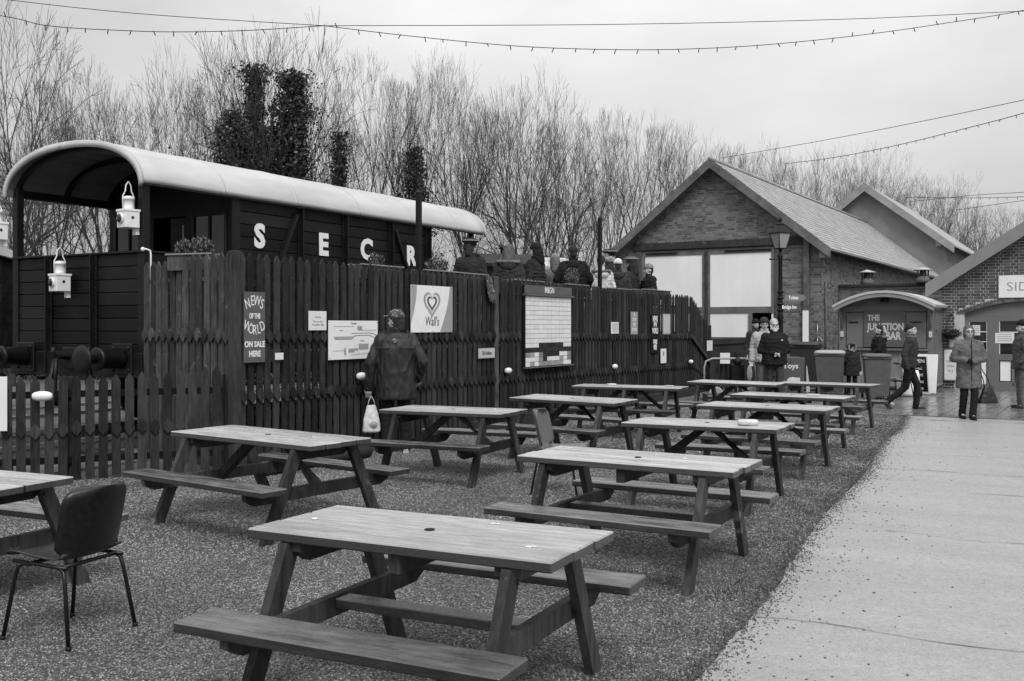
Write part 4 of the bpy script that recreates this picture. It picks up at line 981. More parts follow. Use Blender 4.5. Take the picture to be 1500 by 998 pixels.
# ---------------------------------------------------------------- brick shed
def brick_poly(mb,x0,x1,z0,z1,inside,plane,proud=.005,bond='flemish',jt=.010,indiv=None):
    """bricks on a wall; plane(x,z,n) gives the point n metres proud of the wall"""
    course=.075; row=0; z=z0
    while z<z1-.02:
        x=x0-(.05 if row%2 else 0)-(.11 if bond!='flemish' and row%2 else 0); k=row%2
        while x<x1:
            ln=.215 if (k%2==0 or bond!='flemish') else .1025
            xa,xb=max(x,x0),min(x+ln,x1); za,zb=z+jt/2,min(z+course-jt/2,z1)
            if xb-xa>.02:
                segs=[(xa,xb)]
                if not (inside(xa,za) and inside(xb,za) and inside(xa,zb) and inside(xb,zb)):
                    segs=[]; n_=6; run=None
                    for i in range(n_):
                        a_,b_=xa+(xb-xa)*i/n_,xa+(xb-xa)*(i+1)/n_
                        ok=inside((a_+b_)/2,za) and inside((a_+b_)/2,zb)
                        if ok: run=(run[0] if run else a_,b_)
                        elif run: segs.append(run); run=None
                    if run: segs.append(run)
                for a_,b_ in segs:
                    if indiv is not None and indiv(a_,b_,za,zb): continue
                    e=proud*rnd.uniform(.6,1.3)
                    p=[plane(a_,za,0),plane(b_,za,0),plane(b_,zb,0),plane(a_,zb,0),plane(a_+.003,za+.003,e),plane(b_-.003,za+.003,e),plane(b_-.003,zb-.003,e),plane(a_+.003,zb-.003,e)]
                    mb.add(p,[(4,5,6,7),(0,1,5,4),(1,2,6,5),(2,3,7,6),(3,0,4,7)])
            x+=ln+jt; k+=1
        z+=course; row+=1
SH=thing('engine_shed','gabled brick engine shed with tall pale double doors','building',SO,AX)
SL=22.3; SW=6.75; APX=6.78; EV=4.08; HB=3.375
zr=lambda y: APX-abs(y-HB)*(APX-EV)/HB
# core walls (mortar)
DO0,DO1,DOZ=1.31,5.97,4.12
a=MB()
a.prism([(0,0),(DO0,0),(DO0,DOZ),(DO1,DOZ),(DO1,0),(SW,0),(SW,EV),(HB,APX),(0,EV)],0,.22,Matrix.Rotation(R(90),4,'Z')@Matrix.Scale(-1,4,(0,1,0)))
a.v=[];a.f=[];a.sm=[]
def wall_yz(mb,poly,x0,x1):
    n_=len(poly); mb.add([(x0,y,z) for y,z in poly]+[(x1,y,z) for y,z in poly],[tuple(reversed(range(n_))),tuple(range(n_,2*n_))]+[(i,(i+1)%n_,(i+1)%n_+n_,i+n_) for i in range(n_)])
wall_yz(a,[(0,0),(DO0,0),(DO0,DOZ),(0,DOZ)],0,.22); wall_yz(a,[(DO1,0),(SW,0),(SW,DOZ),(DO1,DOZ)],0,.22)
wall_yz(a,[(0,DOZ),(SW,DOZ),(HB,APX)] if 0 else [(0,DOZ),(SW,DOZ),(SW,EV+.0),(HB,APX),(0,EV)] if DOZ<EV else [(0.03,DOZ),(SW-.03,DOZ),(HB,APX)],0,.22)
a.box(.22,SL,0,.22,0,EV); a.box(.22,SL,SW-.22,SW,0,EV); a.build('wall',M['mortar'],SH)
bk=MB()
brick_poly(bk,0,SW,0,APX,lambda y,z: z<zr(y)-.02 and not (DO0<y<DO1 and z<DOZ+.02),lambda y,z,n_:(-n_,y,z)); bk.build('bricks',M['brick'],SH,kind='stuff')
bk=MB(); brick_poly(bk,0,SL,0,EV,lambda x,z: True,lambda x,z,n_:(x,-n_,z),bond='str'); bk.build('bricks',M['brick'],SH,kind='stuff')
# dark interior
a=MB(); a.box(6,6.1,.3,SW-.3,0,4); a.build('inner_wall',M['dark'],SH)
a=MB(); a.box(.25,6,.3,SW-.3,.001,.02); a.box(.25,6,.3,.32,0,4.0); a.box(.25,6,SW-.32,SW-.3,0,4.0); a.box(.25,6,.3,SW-.3,4.0,4.05); a.build('interior',M['dark'],SH)
# lintel, frame, post
a=MB(); a.cbox(-.09,.0,.52,6.15,4.13,4.36,.006); a.build('lintel',M['picket_old'],SH)
a=MB(); a.cbox(-.06,.15,DO0-.08,DO0+.09,0,4.12,.005); a.build('door_jamb',M['picket_old'],SH)
a=MB(); a.cbox(-.06,.15,DO1-.1,DO1+.08,0,4.12,.005); a.build('door_jamb',M['picket_old'],SH)
a=MB(); a.cbox(-.14,.0,.33,.50,.0,4.36,.006); a.build('timber_post',M['barge'],SH)
a=MB(); a.cbox(-.155,-.14,.34,.52,.9,2.1,.002); a.build('pale_patch',M['doorwhite'],SH)
# doors
YM=3.63
def leaf(y0,y1,name,wicket=False):
    D=None
    fr=MB(); fr.cbox(-.02,.06,y0,y0+.12,.1,4.1,.004); fr.cbox(-.02,.06,y1-.12,y1,.1,4.1,.004)
    for za,zb in ((3.93,4.1),(2.04,2.24),(.1,.25)):
        fr.cbox(-.018,.058,y0+.12,y1-.12,za,zb,.004)
    D=fr.build('door',M['doorframe'],SH)
    def sheet(ya,yb,za,zb):
        q=MB(); n_=int((yb-ya)/.075)
        for i in range(n_):
            u=ya+(yb-ya)*i/n_; v=ya+(yb-ya)*(i+1)/n_
            q.add([(.012,u,za),(.012,u,zb),(.0095,(u+v)/2,zb),(.0095,(u+v)/2,za),(.012,v,zb),(.012,v,za)],[(0,1,2,3),(3,2,4,5)])
        q.build('door_panel',M['doorwhite'],D)
    sheet(y0+.12,y1-.12,2.24,3.93)
    if not wicket: sheet(y0+.12,y1-.12,.25,2.04)
    else:
        sheet(2.24,y1-.12,.25,2.04); q=MB(); q.cbox(-.03,.05,2.12,2.24,.1,2.04,.004); q.cbox(-.03,.05,1.42,1.5,.1,2.04,.004); q.build('wicket_frame',M['doorframe'],D)
    return D
leaf(DO0+.09,YM-.01,'door',True); leaf(YM+.01,DO1-.1,'door')
a=MB(); a.cbox(-.07,-.02,YM-.06,YM+.03,.3,4.08,.004); a.build('cover_strip',M['picket_old'],SH)
q=MB(); q.cbox(-.06,-.03,1.5,3.0,3.99,4.03,.002); q.cbox(-.06,-.03,4.6,5.7,3.99,4.03,.002); q.build('hinge_straps',M['wagon_iron'],SH)
# open wicket door leaf and small pane
a=MB(); a.cbox(-.05,.01,1.45,1.5,.15,2.0,.002); a.build('wicket_leaf',M['doorwhite'],SH)
# roof
RO=.38; 
def roofslab(mb,ya,za,yb,zb,x0,x1,t=.08):
    mb.add([(x0,ya,za),(x1,ya,za),(x1,yb,zb),(x0,yb,zb),(x0,ya,za+t),(x1,ya,za+t),(x1,yb,zb+t),(x0,yb,zb+t)],[(0,3,2,1),(4,5,6,7),(0,1,5,4),(1,2,6,5),(2,3,7,6),(3,0,4,7)])
slp=(APX-EV)/HB; oh=.32
a=MB(); roofslab(a,HB,APX+.04,-oh,EV-oh*slp+.04,-RO,SL); roofslab(a,HB,APX+.04,SW+oh,EV-oh*slp+.04,-RO,SL); a.build('roof',M['slate'],SH)
def slates(mb,ylow,zlow,yhigh,zhigh,x0,x1,sw=.25,sh=.2):
    L=math.hypot(yhigh-ylow,zhigh-zlow); n_=int(L/sh); uy,uz=(yhigh-ylow)/L,(zhigh-zlow)/L; ny,nz=-uz*(1 if yhigh>ylow else -1),abs(uy)
    for r_ in range(n_):
        a0=r_*sh; x=x0-(sw/2 if r_%2 else 0)
        while x<x1:
            xa,xb=max(x,x0)+.004,min(x+sw,x1)-.004
            if xb-xa>.03:
                j=rnd.uniform(0,.004); lo=rnd.uniform(-.01,.01)
                y0,z0=ylow+uy*(a0+lo),zlow+uz*(a0+lo); y1,z1=ylow+uy*(a0+sh),zlow+uz*(a0+sh)
                h0,h1=.014+j,.006
                mb.add([(xa,y0+ny*h0,z0+nz*h0),(xb,y0+ny*h0,z0+nz*h0),(xb,y1+ny*h1,z1+nz*h1),(xa,y1+ny*h1,z1+nz*h1),(xa,y0,z0),(xb,y0,z0)],[(0,1,2,3),(4,5,1,0)])
            x+=sw
a=MB(); slates(a,-oh,EV-oh*slp+.12,HB,APX+.12,-RO,SL); slates(a,SW+oh,EV-oh*slp+.12,HB,APX+.12,-RO,SL); a.build('slates',M['slate'],SH,kind='stuff')
a=MB(); a.tube([(-RO,HB,APX+.15),(SL,HB,APX+.15)],.07,8); a.build('ridge',M['slate'],SH)
# barge boards
def barge(parent,y0,z0,y1,z1,x,w_=.3,m='barge',t=.04,name='barge_board'):
    q=MB(); q.add([(x,y0,z0),(x,y1,z1),(x,y1,z1-w_),(x,y0,z0-w_),(x+t,y0,z0),(x+t,y1,z1),(x+t,y1,z1-w_),(x+t,y0,z0-w_)],[(0,1,2,3),(7,6,5,4),(0,4,5,1),(3,2,6,7),(0,3,7,4),(1,5,6,2)]); return q.build(name,M[m],parent)
barge(SH,HB+.002,APX+.16,-oh-.05,EV-oh*slp+.13,-RO-.045,.31); barge(SH,HB-.002,APX+.16,SW+oh+.05,EV-oh*slp+.13,-RO-.045,.31)
a=MB(); a.cbox(-RO,.0,-.22,-.02,EV-.42,EV-.2,.01); a.cbox(-RO,0,SW+.02,SW+.22,EV-.42,EV-.2,.01); a.build('purlin_ends',M['barge'],SH)
a=MB(); a.bar((-RO,HB-.3,APX-.25),(-.02,HB-.3,APX-.25),.1,.1); a.build('purlin_end',M['barge'],SH)
# soffit shade board under eaves, gutter
a=MB(); a.tube([(-RO,-oh-.05,EV-oh*slp+.02),(SL,-oh-.05,EV-oh*slp+.02)],.05,8); a.build('gutter',M['wagon_iron'],SH)
# side wall details: blocked window, pipe
a=MB(); a.cbox(1.15,1.5,-.03,.0,2.9,3.4,.004); a.build('wall_vent',M['doorframe'],SH)
a=MB(); a.tube([(.35,-.05,3.0),(.35,-.05,0)],.03,7); a.build('drain_pipe',M['barge'],SH)
a=MB()
for p_ in ([(-.05,.1,1.7),(-.06,.1,1.35),(-.06,.25,1.2),(-.06,.35,1.0)],[(-.05,.1,1.35),(-.06,-.05,1.2),(-.05,-.12,1.0)],[(-.05,.1,1.3),(-.05,.1,.9)]): a.tube(p_,.015,6)
a.build('pipework',M['rail'],SH)
# light box at left of the doors
T=thing('wall_light','white box light on the brickwork at the left end of the shed','lamp',S(-.35,SW+.05,3.75),AX); q=MB(); q.cbox(-.1,.1,-.09,.09,0,.34,.02); q.build('housing',M['white'],T); q=MB(); q.bar((0,.0,.02),(.35,-.1,-.1),.03,.03); q.build('bracket',M['steel'],T)
# second building, higher
B2=thing('tall_shed','taller grey rendered gable building behind the brick engine shed','building',S(SL+.05,0),AX)
A2,E2,h2=8.77,5.84,3.75
a=MB(); wall_yz(a,[(HB-h2,0),(HB+h2,0),(HB+h2,E2),(HB,A2-.12),(HB-h2,E2)],0,.3); a.build('gable_wall',M['render'],B2)
a=MB(); a.box(.3,14,HB-h2,HB-h2+.2,0,E2); a.box(.3,14,HB+h2-.2,HB+h2,0,E2); a.build('wall',M['mortar'],B2)
bk=MB(); brick_poly(bk,.3,8,3,E2,lambda x,z: True,lambda x,z,n_:(x,HB-h2-n_,z),bond='str'); bk.build('bricks',M['brick'],B2,kind='stuff')
s2=(A2-E2)/h2; o2=.45
a=MB(); roofslab(a,HB,A2,HB-h2-o2,E2-o2*s2,-.4,14); roofslab(a,HB,A2,HB+h2+o2,E2-o2*s2,-.4,14); a.build('roof',M['slate'],B2)
barge(B2,HB+.002,A2+.12,HB-h2-o2,E2-o2*s2+.1,-.45,.42,'fascia'); barge(B2,HB-.002,A2+.12,HB+h2+o2,E2-o2*s2+.1,-.45,.42,'fascia')
a=MB(); a.cbox(-.3,0,HB-h2+.15,HB-h2+.4,E2-.3,E2+.15,.01); a.build('corbel',M['fascia'],B2)
a=MB(); a.box(-.002,.0,HB-2.9,HB-1.0,6.0,6.05)
# flat roofed link building
LK=thing('link_building','low flat roofed brick building between the shed and the cafe, with two vent cowls','building',S(2.13,0),AX)
a=MB(); a.box(0,6,-3.75,-.02,0,2.86); a.build('wall',M['mortar'],LK)
bk=MB(); brick_poly(bk,-3.75,-.02,1.9,2.8,lambda x,z: True,lambda y,z,n_:(-n_,y,z),bond='str'); bk.build('bricks',M['brick'],LK,kind='stuff')
a=MB(); a.cbox(-.08,6,-3.75,-.0,2.86,2.95,.01); a.build('coping',M['log'],LK)
def cowl(loc,label):
    T=thing('vent_cowl',label,'vent',loc,AX,'vent cowls on the flat roof'); a=MB(); a.lathe([(.20,0),(.20,.12),(.16,.16),(.16,.2)],14); a.build('base',M['barge'],T)
    a=MB(); 
    for i in range(4): t=i*math.pi/2+.4; a.bar((.15*math.cos(t),.15*math.sin(t),.18),(.15*math.cos(t),.15*math.sin(t),.4),.04,.04)
    a.lathe([(.1,.18),(.1,.4)],10); a.build('louvre',M['picket_old'],T)
    a=MB(); a.lathe([(.28,.38),(.29,.4),(.05,.47),(.02,.48)],14); a.build('cap',M['hutroof'],T)
def at_plane(px,xl,z):   # point on plane x_local=xl of the shed frame seen at column px
    k=(px-750)/F; b0=SO+SXv*xl; y=(b0.x-k*b0.y)/(k*SYv.y-SYv.x); return b0+SYv*y+Vector((0,0,z))
cowl(at_plane(1270,2.6,2.95),'left vent cowl with a conical cap on the flat roof'); cowl(at_plane(1352,2.0,2.95),'right vent cowl with a conical cap, next to the cafe barge board')
# ---------------------------------------------------------------- cafe building
CF0=Vector((11.19,25.9,0))
CF=thing('cafe_building','brick cafe building with a wide arched doorway and SIDINGS sign','building',CF0,-R(31.4))   # local x right, y away
CM=Matrix.Translation(CF0)@Matrix.Rotation(-R(31.4),4,'Z')
HW=3.75; zc=lambda x: 2.83+x*.657 if x<HW else 2.83+(2*HW-x)*.657
ACX,AR_in=2.05,1.52      # arch centre x, half width
def arch_z(x,extra=0):    # segmental arch: springing 1.98, crown 2.25
    hw=AR_in+extra; rise=.30+extra*.55; Rr=(hw*hw+rise*rise)/(2*rise); u=x-ACX
    if abs(u)>=hw: return 1.95-extra*.2
    return 1.97+math.sqrt(Rr*Rr-u*u)-(Rr-rise)
inopen=lambda x,z,e=0: abs(x-ACX)<AR_in+e and z<arch_z(x,e)
a=MB()
pts_=[(ACX-AR_in+2*AR_in*i/16,) for i in range(17)]
def wall_xz(mb,poly,y0,y1): mb.prism(poly,y0,y1)
mb=MB(); mb.prism([(0,0),(ACX-AR_in,0),(ACX-AR_in,zc(ACX-AR_in)),(0,zc(0))],0,.3)
for i in range(16):
    x0_,x1_=ACX-AR_in+2*AR_in*i/16,ACX-AR_in+2*AR_in*(i+1)/16
    mb.prism([(x0_,arch_z(x0_+.001)),(x1_,arch_z(x1_-.001)),(x1_,zc(x1_)),(x0_,zc(x0_))],0,.3)
mb.prism([(ACX+AR_in,0),(2*HW,0),(2*HW,zc(2*HW)),(HW,zc(HW)-.0),(ACX+AR_in,zc(ACX+AR_in))],0,.3)
mb.box(0,.3,.3,9,0,2.8); mb.box(7.2,7.5,.3,9,0,2.8); mb.build('wall',M['mortar_new'],CF)
bm_s=MB(); bm_s.box(-.5,.5,-.5,.5,-.5,.5)
def bmesh_of(ln): 
    q=MB(); q.cbox(-ln/2,ln/2,-.008,.0,-.0325,.0325,.003); return q.mesh('brick',M['brick_new'])
bs,bh=bmesh_of(.215),bmesh_of(.1025); count=[0]
def indiv(a_,b_,za,zb):
    ln=b_-a_
    if count[0]>=292 or not(abs(ln-.215)<.002 or abs(ln-.1025)<.002) or a_>1.9 or za>3.6 or za<.9 or a_<.2: return False
    count[0]+=1; link('brick',bs if ln>.2 else bh,CF,((a_+b_)/2,rnd.uniform(-.002,.001),(za+zb)/2)); return True
bk=MB(); brick_poly(bk,0,2*HW,0,5.3,lambda x,z: z<zc(x)-.03 and not inopen(x,z,.24),lambda x,z,n_:(x,-n_,z),proud=.008,jt=.014,indiv=indiv); bk.build('brick',M['brick_new'],CF,kind='stuff')
# arch voussoirs: two rings
for ring in (0,1):
    n_=44
    for i in range(n_):
        u=-1+2*(i+.5)/n_; e0=.005+ring*.115; e1=e0+.105
        x_=ACX+u*(AR_in+e0); z_=arch_z(x_,e0+.0001); x2=ACX+u*(AR_in+e1); z2=arch_z(x2,e1+.0001); c0=Vector((x_,0,z_)); c1=Vector((x2,0,z2))
        q=MB(); q.bar(c0+Vector((0,-.006,0)),c1+Vector((0,-.006,0)),.062,.03,up=(0,1,0)); o=q.build('arch_brick',M['brick_new'],CF)
# roof & barge
a=MB(); 
for (xa,za,xb,zb) in ((-.32,2.62,HW,zc(HW)),(2*HW+.32,2.62,HW,zc(HW))): a.add([(xa,-.35,za),(xb,-.35,zb),(xb,9,zb),(xa,9,za),(xa,-.35,za+.1),(xb,-.35,zb+.1),(xb,9,zb+.1),(xa,9,za+.1)],[(0,3,2,1),(4,5,6,7),(0,1,5,4),(1,2,6,5),(2,3,7,6),(3,0,4,7)])
a.build('roof',M['slate'],CF)
def bargeC(xa,za,xb,zb,w_):
    q=MB(); q.add([(xa,-.38,za),(xb,-.38,zb),(xb,-.38,zb-w_),(xa,-.38,za-w_),(xa,-.34,za),(xb,-.34,zb),(xb,-.34,zb-w_),(xa,-.34,za-w_)],[(0,3,2,1),(4,5,6,7),(0,1,5,4),(1,2,6,5),(2,3,7,6),(3,0,4,7)]); q.build('barge_board',M['barge_grey'],CF)
bargeC(-.35,2.73,HW,2.73+(HW+.35)*.657,.36); bargeC(2*HW+.35,2.73,HW,2.73+(HW+.35)*.657,.36)
# door set
ds=MB(); y0=.1; y1=.17
def rail_(x0_,x1_,z0_,z1_): ds.cbox(x0_,x1_,y0,y1,z0_,z1_,.004)
L0=ACX-AR_in; 
# head panel following arch
for i in range(16):
    xa,xb=L0+2*AR_in*i/16,L0+2*AR_in*(i+1)/16; ds.prism([(xa,1.88),(xb,1.88),(xb,arch_z(xb-.001)),(xa,arch_z(xa+.001))],y0,y1)
rail_(L0,L0+.1,0,1.88); rail_(L0+.52,L0+.68,0,1.88); rail_(L0,2*ACX-L0,0,.12)
rail_(L0+.1,L0+.52,1.74,1.88); rail_(L0+.1,L0+.52,.85,.98); rail_(L0+.68,L0+.80,0.12,1.88); rail_(L0+1.43,L0+1.56,.12,1.88); rail_(L0+.80,L0+1.43,1.76,1.88); rail_(L0+.80,L0+1.43,.76,.92); rail_(L0+1.08,L0+1.15,.12,.76); rail_(L0+.8,L0+1.43,.12,.22)
rail_(L0+.28,L0+.34,.12,.85)
rail_(L0+1.56,L0+1.66,1.76,1.88); rail_(L0+1.66,L0+1.74,.12,1.88);rail_(L0+2.9,2*ACX-L0,.12,1.88)
DS=ds.build('door_set',M['hut'],CF)
pn=MB(); 
for (xa,xb,za,zb) in ((L0+.82,L0+1.06,.24,.74),(L0+1.17,L0+1.41,.24,.74),(L0+.12,L0+.26,.14,.83),(L0+.36,L0+.5,.14,.83)): q=MB(); q.cbox(xa,xb,y0+.03,y0+.05,za,zb,.004); q.build('lower_panel',M['doorwhite'],CF)
for (xa,xb,za,zb,rows_) in ((L0+.1,L0+.52,.98,1.74,3),(L0+.80,L0+1.43,.92,1.76,3),(L0+1.74,L0+2.9,.3,1.76,3)):
    f_=MB()
    for r_ in range(1,rows_): z_=za+(zb-za)*r_/rows_; f_.cbox(xa,xb,y0+.01,y0+.05,z_-.01,z_+.01,.002)
    for xx in (xa,xb-.015): f_.cbox(xx,xx+.015,y0+.01,y0+.05,za,zb,.002)
    w1=f_.build('window',M['white'],CF); g=MB(); g.box(xa,xb,y0+.055,y0+.06,za,zb); g.build('pane',M['glass'],w1)
a=MB(); a.box(.3,7.2,3,3.1,0,3); a.build('inner_wall',M['dark'],CF)
def cfthing(name,label,cat,x,y,z): return thing(name,label,cat,CM@Vector((x,y,z)),-R(31.4))
def cfx(px,yl=0):   # local x on the front plane seen at column px
    k=(px-750)/F; b0=CF0+Vector((math.sin(R(31.4)),math.cos(R(31.4)),0))*yl; return (k*b0.y-b0.x)/(math.cos(R(31.4))+k*math.sin(R(31.4)))
def czz(px,py): x=cfx(px); d=CF0.y-x*math.sin(R(31.4)); return EYE-(py-477)/F*d
for (pa,pb,ya,yb,lab) in ((1457,1485,488,503,'white paper notice inside the cafe door window'),(1424,1435,478,490,'small white paper in the narrow cafe side window')):
    xa,xb=cfx(pa),cfx(pb); T=cfthing('notice',lab,'notice',(xa+xb)/2,y0+.0,czz((pa+pb)/2,(ya+yb)/2)); q=MB(); q.cbox((xa-xb)/2,(xb-xa)/2,-.004,.004,-.13,.13,.001); q.build('sheet',M['paper'],T)
    for i in range(4): q=MB(); q.box((xa-xb)*.38,(xb-xa)*.38,-.006,-.0045,.08-i*.05,.095-i*.05); q.build('print',M['inkgrey'],T)
T=cfthing('shop_sign','white cafe sign reading The SIDINGS above the arched doorway','sign',(cfx(1463)+.85),-.03,2.63); q=MB(); q.cbox(-.85,.85,-.015,.015,-.28,.28,.003); q.build('board',M['white'],T)
text('SIDINGS',.32,T,(0,-.018,-.01),M['inkgrey'],-.002,sx=1.15); text('The',.12,T,(-.2,-.018,.2),M['inkgrey'],-.001); text('Station Cafe',.06,T,(0,-.018,-.19),M['inkgrey'],0)
T=cfthing('menu_cabinet','white menu cabinet on the brick wall behind the woman in the grey coat','cabinet',cfx(1393),-.02,czz(1393,535)); q=MB(); q.cbox(-.17,.17,-.1,.0,-.4,.4,.03); q.build('cabinet',M['lampwhite'],T)
for i in range(3): text(('MENU','OPEN','10-4')[i],.07,T,(0,-.104,.1-.12*i),M['inkgrey'])
T=cfthing('notice','small framed notice on brickwork above the white menu cabinet','notice',cfx(1396),-.02,czz(1396,503)); q=MB(); q.cbox(-.1,.1,-.012,.012,-.12,.12,.002); q.build('panel',M['inkgrey'],T); q=MB(); q.box(-.075,.075,-.016,-.0125,-.09,.09); q.build('sheet',M['paper'],T)
T=cfthing('hanging_basket','dark leafy hanging basket on the brick corner beside the hut','hanging basket',cfx(1394),-.22,1.45); q=MB(); leafy(q,(0,0,.0),(.28,.2,.12),700,.025); q.build('foliage',M['ivy'],T); q=MB(); q.lathe([(.05,-.16),(.14,-.1),(.2,.0)],12); q.build('bowl',M['black'],T); q=MB(); q.tube([(0,.2,.5),(0,0,.5)],.012,5); q.tube([(0,0,.5),(.15,0,.02)],.005,4); q.tube([(0,0,.5),(-.15,0,.02)],.005,4); q.build('bracket',M['black'],T)

# ---------------------------------------------------------------- junction bar hut
H0=Vector((10.35,24.5,0)); HM=Matrix.Translation(H0)@Matrix.Rotation(-R(31.4),4,'Z')
HT=thing('bar_hut','small grey timber hut with an arched roof and JUNCTION BAR sign','hut',H0,-R(31.4))   # x right, y away; front from x=-2.2 to 0
HWd=2.2
def q_(x0,x1,y0_,y1_,z0_,z1_,name,m,c=.004,par=None): q=MB(); q.cbox(x0,x1,y0_,y1_,z0_,z1_,c); return q.build(name,M[m],par or HT)
q_(-HWd,0,.06,1.75,.12,2.05,'body','hut')
q_(-HWd-.02,-HWd+.12,-.02,.06,.1,2.12,'corner_post','hut'); q_(-.12,.02,-.02,.06,.1,2.12,'corner_post','hut')
q_(-HWd,0,-.012,.05,2.0,2.14,'head_rail','hut')
# matchboard dado
nb=20
for i in range(nb):
    x0_=-HWd+.12+(HWd-.24)*i/nb; q_(x0_+.003,x0_+(HWd-.24)/nb-.003,.0,.06,.12,1.02,'board','hutlight',.006)
q_(-HWd+.1,-.1,-.10,.05,1.02,1.07,'counter','hut')
q_(-HWd+.14,-1.62,.0,.05,1.09,1.98,'shutter','hut'); q_(-.62,-.14,.0,.05,1.09,1.98,'shutter','hut')
for x in (-1.98,-.5): q=MB(); q.cbox(x-.02,x+.22 if x<-1 else x+.24,-.02,.0,1.72,1.75,.002); q.build('hinge',M['black'],HT)
q_(.0,.02,.3,1.5,.2,1.95,'side_door','hut'); 
for z_ in (.6,1.5): q_(.02,.035,.32,.5,z_,z_+.03,'hinge','black',.002)
for i in range(5): q_(.0,.012,.06+i*.32,.35+i*.32,.12,.2,'side_board','hutlight',.003)
# sign
T=thing('bar_sign','dark sign board lettered THE JUNCTION BAR on the grey hut','sign',HM@Vector((-1.12,-.03,1.57)),-R(31.4)); q=MB(); q.cbox(-.50,.50,-.015,.015,-.46,.46,.003); q.build('board',M['inkmid'],T)
text('THE',.2,T,(-.41,-.018,.27),M['wallpale'],.008,align='LEFT',sx=.8); text('JUNCTION',.24,T,(-.41,-.018,.04),M['wallpale'],.009,align='LEFT',sx=.74); text('BAR',.27,T,(.03,-.018,-.19),M['wallpale'],.01,align='LEFT',sx=.72)
# arched roof
vs=[];fs=[];k=20
for y in (-.42,1.8):
    for i in range(k+1):
        t=-1+2*i/k; vs.append((-HWd/2+t*(HWd/2+.13),y,2.16+.36*(1-t*t)))
    for i in range(k+1):
        t=-1+2*i/k; vs.append((-HWd/2+t*(HWd/2+.11),y,2.10+.36*(1-t*t)))
m_=2*(k+1)
for i in range(k): fs+=[(i,i+1,m_+i+1,m_+i),(k+1+i,m_+k+1+i,m_+k+2+i,k+2+i),(i,k+1+i,k+2+i,i+1),(m_+i,m_+i+1,m_+k+2+i,m_+k+1+i)]
fs+=[(0,m_,m_+k+1,k+1),(k,2*k+1,m_+2*k+1,m_+k)]
MB().add(vs,fs).build('roof',M['hutroof'],HT)
# fascia board arc & tympanum
def arcband(y0_,y1_,z_hi,z_lo,name,m,w_=.22):
    vs=[];fs=[]
    for i in range(k+1):
        t=-1+2*i/k; x=-HWd/2+t*(HWd/2+w_); zz=.36*(1-t*t)
        vs+=[(x,y0_,z_hi+zz),(x,y0_,z_lo+zz),(x,y1_,z_lo+zz),(x,y1_,z_hi+zz)]
    for i in range(k):
        for j in range(4): fs.append((4*i+j,4*i+4+j,4*i+4+(j+1)%4,4*i+(j+1)%4))
    fs+=[(0,1,2,3),(4*k+3,4*k+2,4*k+1,4*k)]
    MB().add(vs,fs).build(name,M[m],HT)
arcband(-.40,-.37,2.10,2.0,'fascia','hutlight',.09)
q=MB(); q.prism([(-HWd,2.1)]+[(-HWd/2+(-1+2*i/k)*HWd/2,2.09+.36*(1-(-1+2*i/k)**2)*.99) for i in range(k+1)]+[(0,2.1)],.0,.06); q.build('gable_board',M['hut'],HT)
for x in (-HWd+.04,-.04):
    q=MB(); q.bar((x,-.03,1.55),(x,-.36,2.1),.04,.05); q.bar((x,-.035,1.5),(x,-.035,2.1),.05,.03); q.build('bracket',M['hut'],HT); q=MB(); q.cbox(x-.04,x+.04,-.09,-.03,1.35,1.5,.01); q.build('lamp_box',M['wallpale'],HT)
T=thing('bracket_lamp','dark bulkhead lamp under the arched hut roof','lamp',HM@Vector((-1.1,-.05,2.3)),-R(31.4)); q=MB(); q.lathe([(.03,.08),(.09,.04),(.11,-.02),(.08,-.06)],12,Matrix.Translation((0,-.08,0))); q.build('shade',M['black'],T); q=MB(); q.bar((0,0,.1),(0,-.1,.08),.03,.03); q.build('arm',M['black'],T)

# ---------------------------------------------------------------- lamp post
LP0=G(1143,24.6); LPT=thing('street_lamp','black iron lamp post with a four sided glass lantern in front of the shed','street lamp',LP0,.4)
q=MB(); q.lathe([(.16,0),(.16,.25),(.12,.3),(.10,.9),(.12,.95),(.075,1.0),(.065,1.8),(.085,1.85),(.055,1.95),(.048,3.3),(.075,3.36),(.04,3.42),(.035,3.55)],16); q.build('column',M['black'],LPT)
q=MB(); q.tube([(-.3,0,3.28),(.3,0,3.28)],.014,7); q.ell((-.31,0,3.28),.025); q.ell((.31,0,3.28),.025); q.build('ladder_bar',M['black'],LPT)
q=MB()
for sx in (-1,1):
    for sy in (-1,1): q.bar((sx*.10,sy*.10,3.55),(sx*.18,sy*.18,3.93),.02,.02)
for (r_,z_) in ((.10,3.55),(.185,3.93)):
    for u,v in (((-r_,-r_),(r_,-r_)),((r_,-r_),(r_,r_)),((r_,r_),(-r_,r_)),((-r_,r_),(-r_,-r_))): q.bar((u[0],u[1],z_),(v[0],v[1],z_),.025,.025)
q.build('lantern_frame',M['black'],LPT)
for a_ in range(4):
    q=MB(); q.add([(-.095,-.10,3.56),(.095,-.10,3.56),(.172,-.178,3.92),(-.172,-.178,3.92)],[(0,1,2,3)],Matrix.Rotation(a_*math.pi/2,4,'Z')); q.build('pane',M['clear'],LPT)
q=MB(); q.lathe([(.29,3.93),(.27,3.96),(.13,4.10),(.10,4.12),(.10,4.16),(.05,4.19),(.03,4.22),(.05,4.25),(.04,4.29),(.01,4.33)],4,Matrix.Rotation(R(45),4,'Z'),False); q.build('lantern_roof',M['black'],LPT)
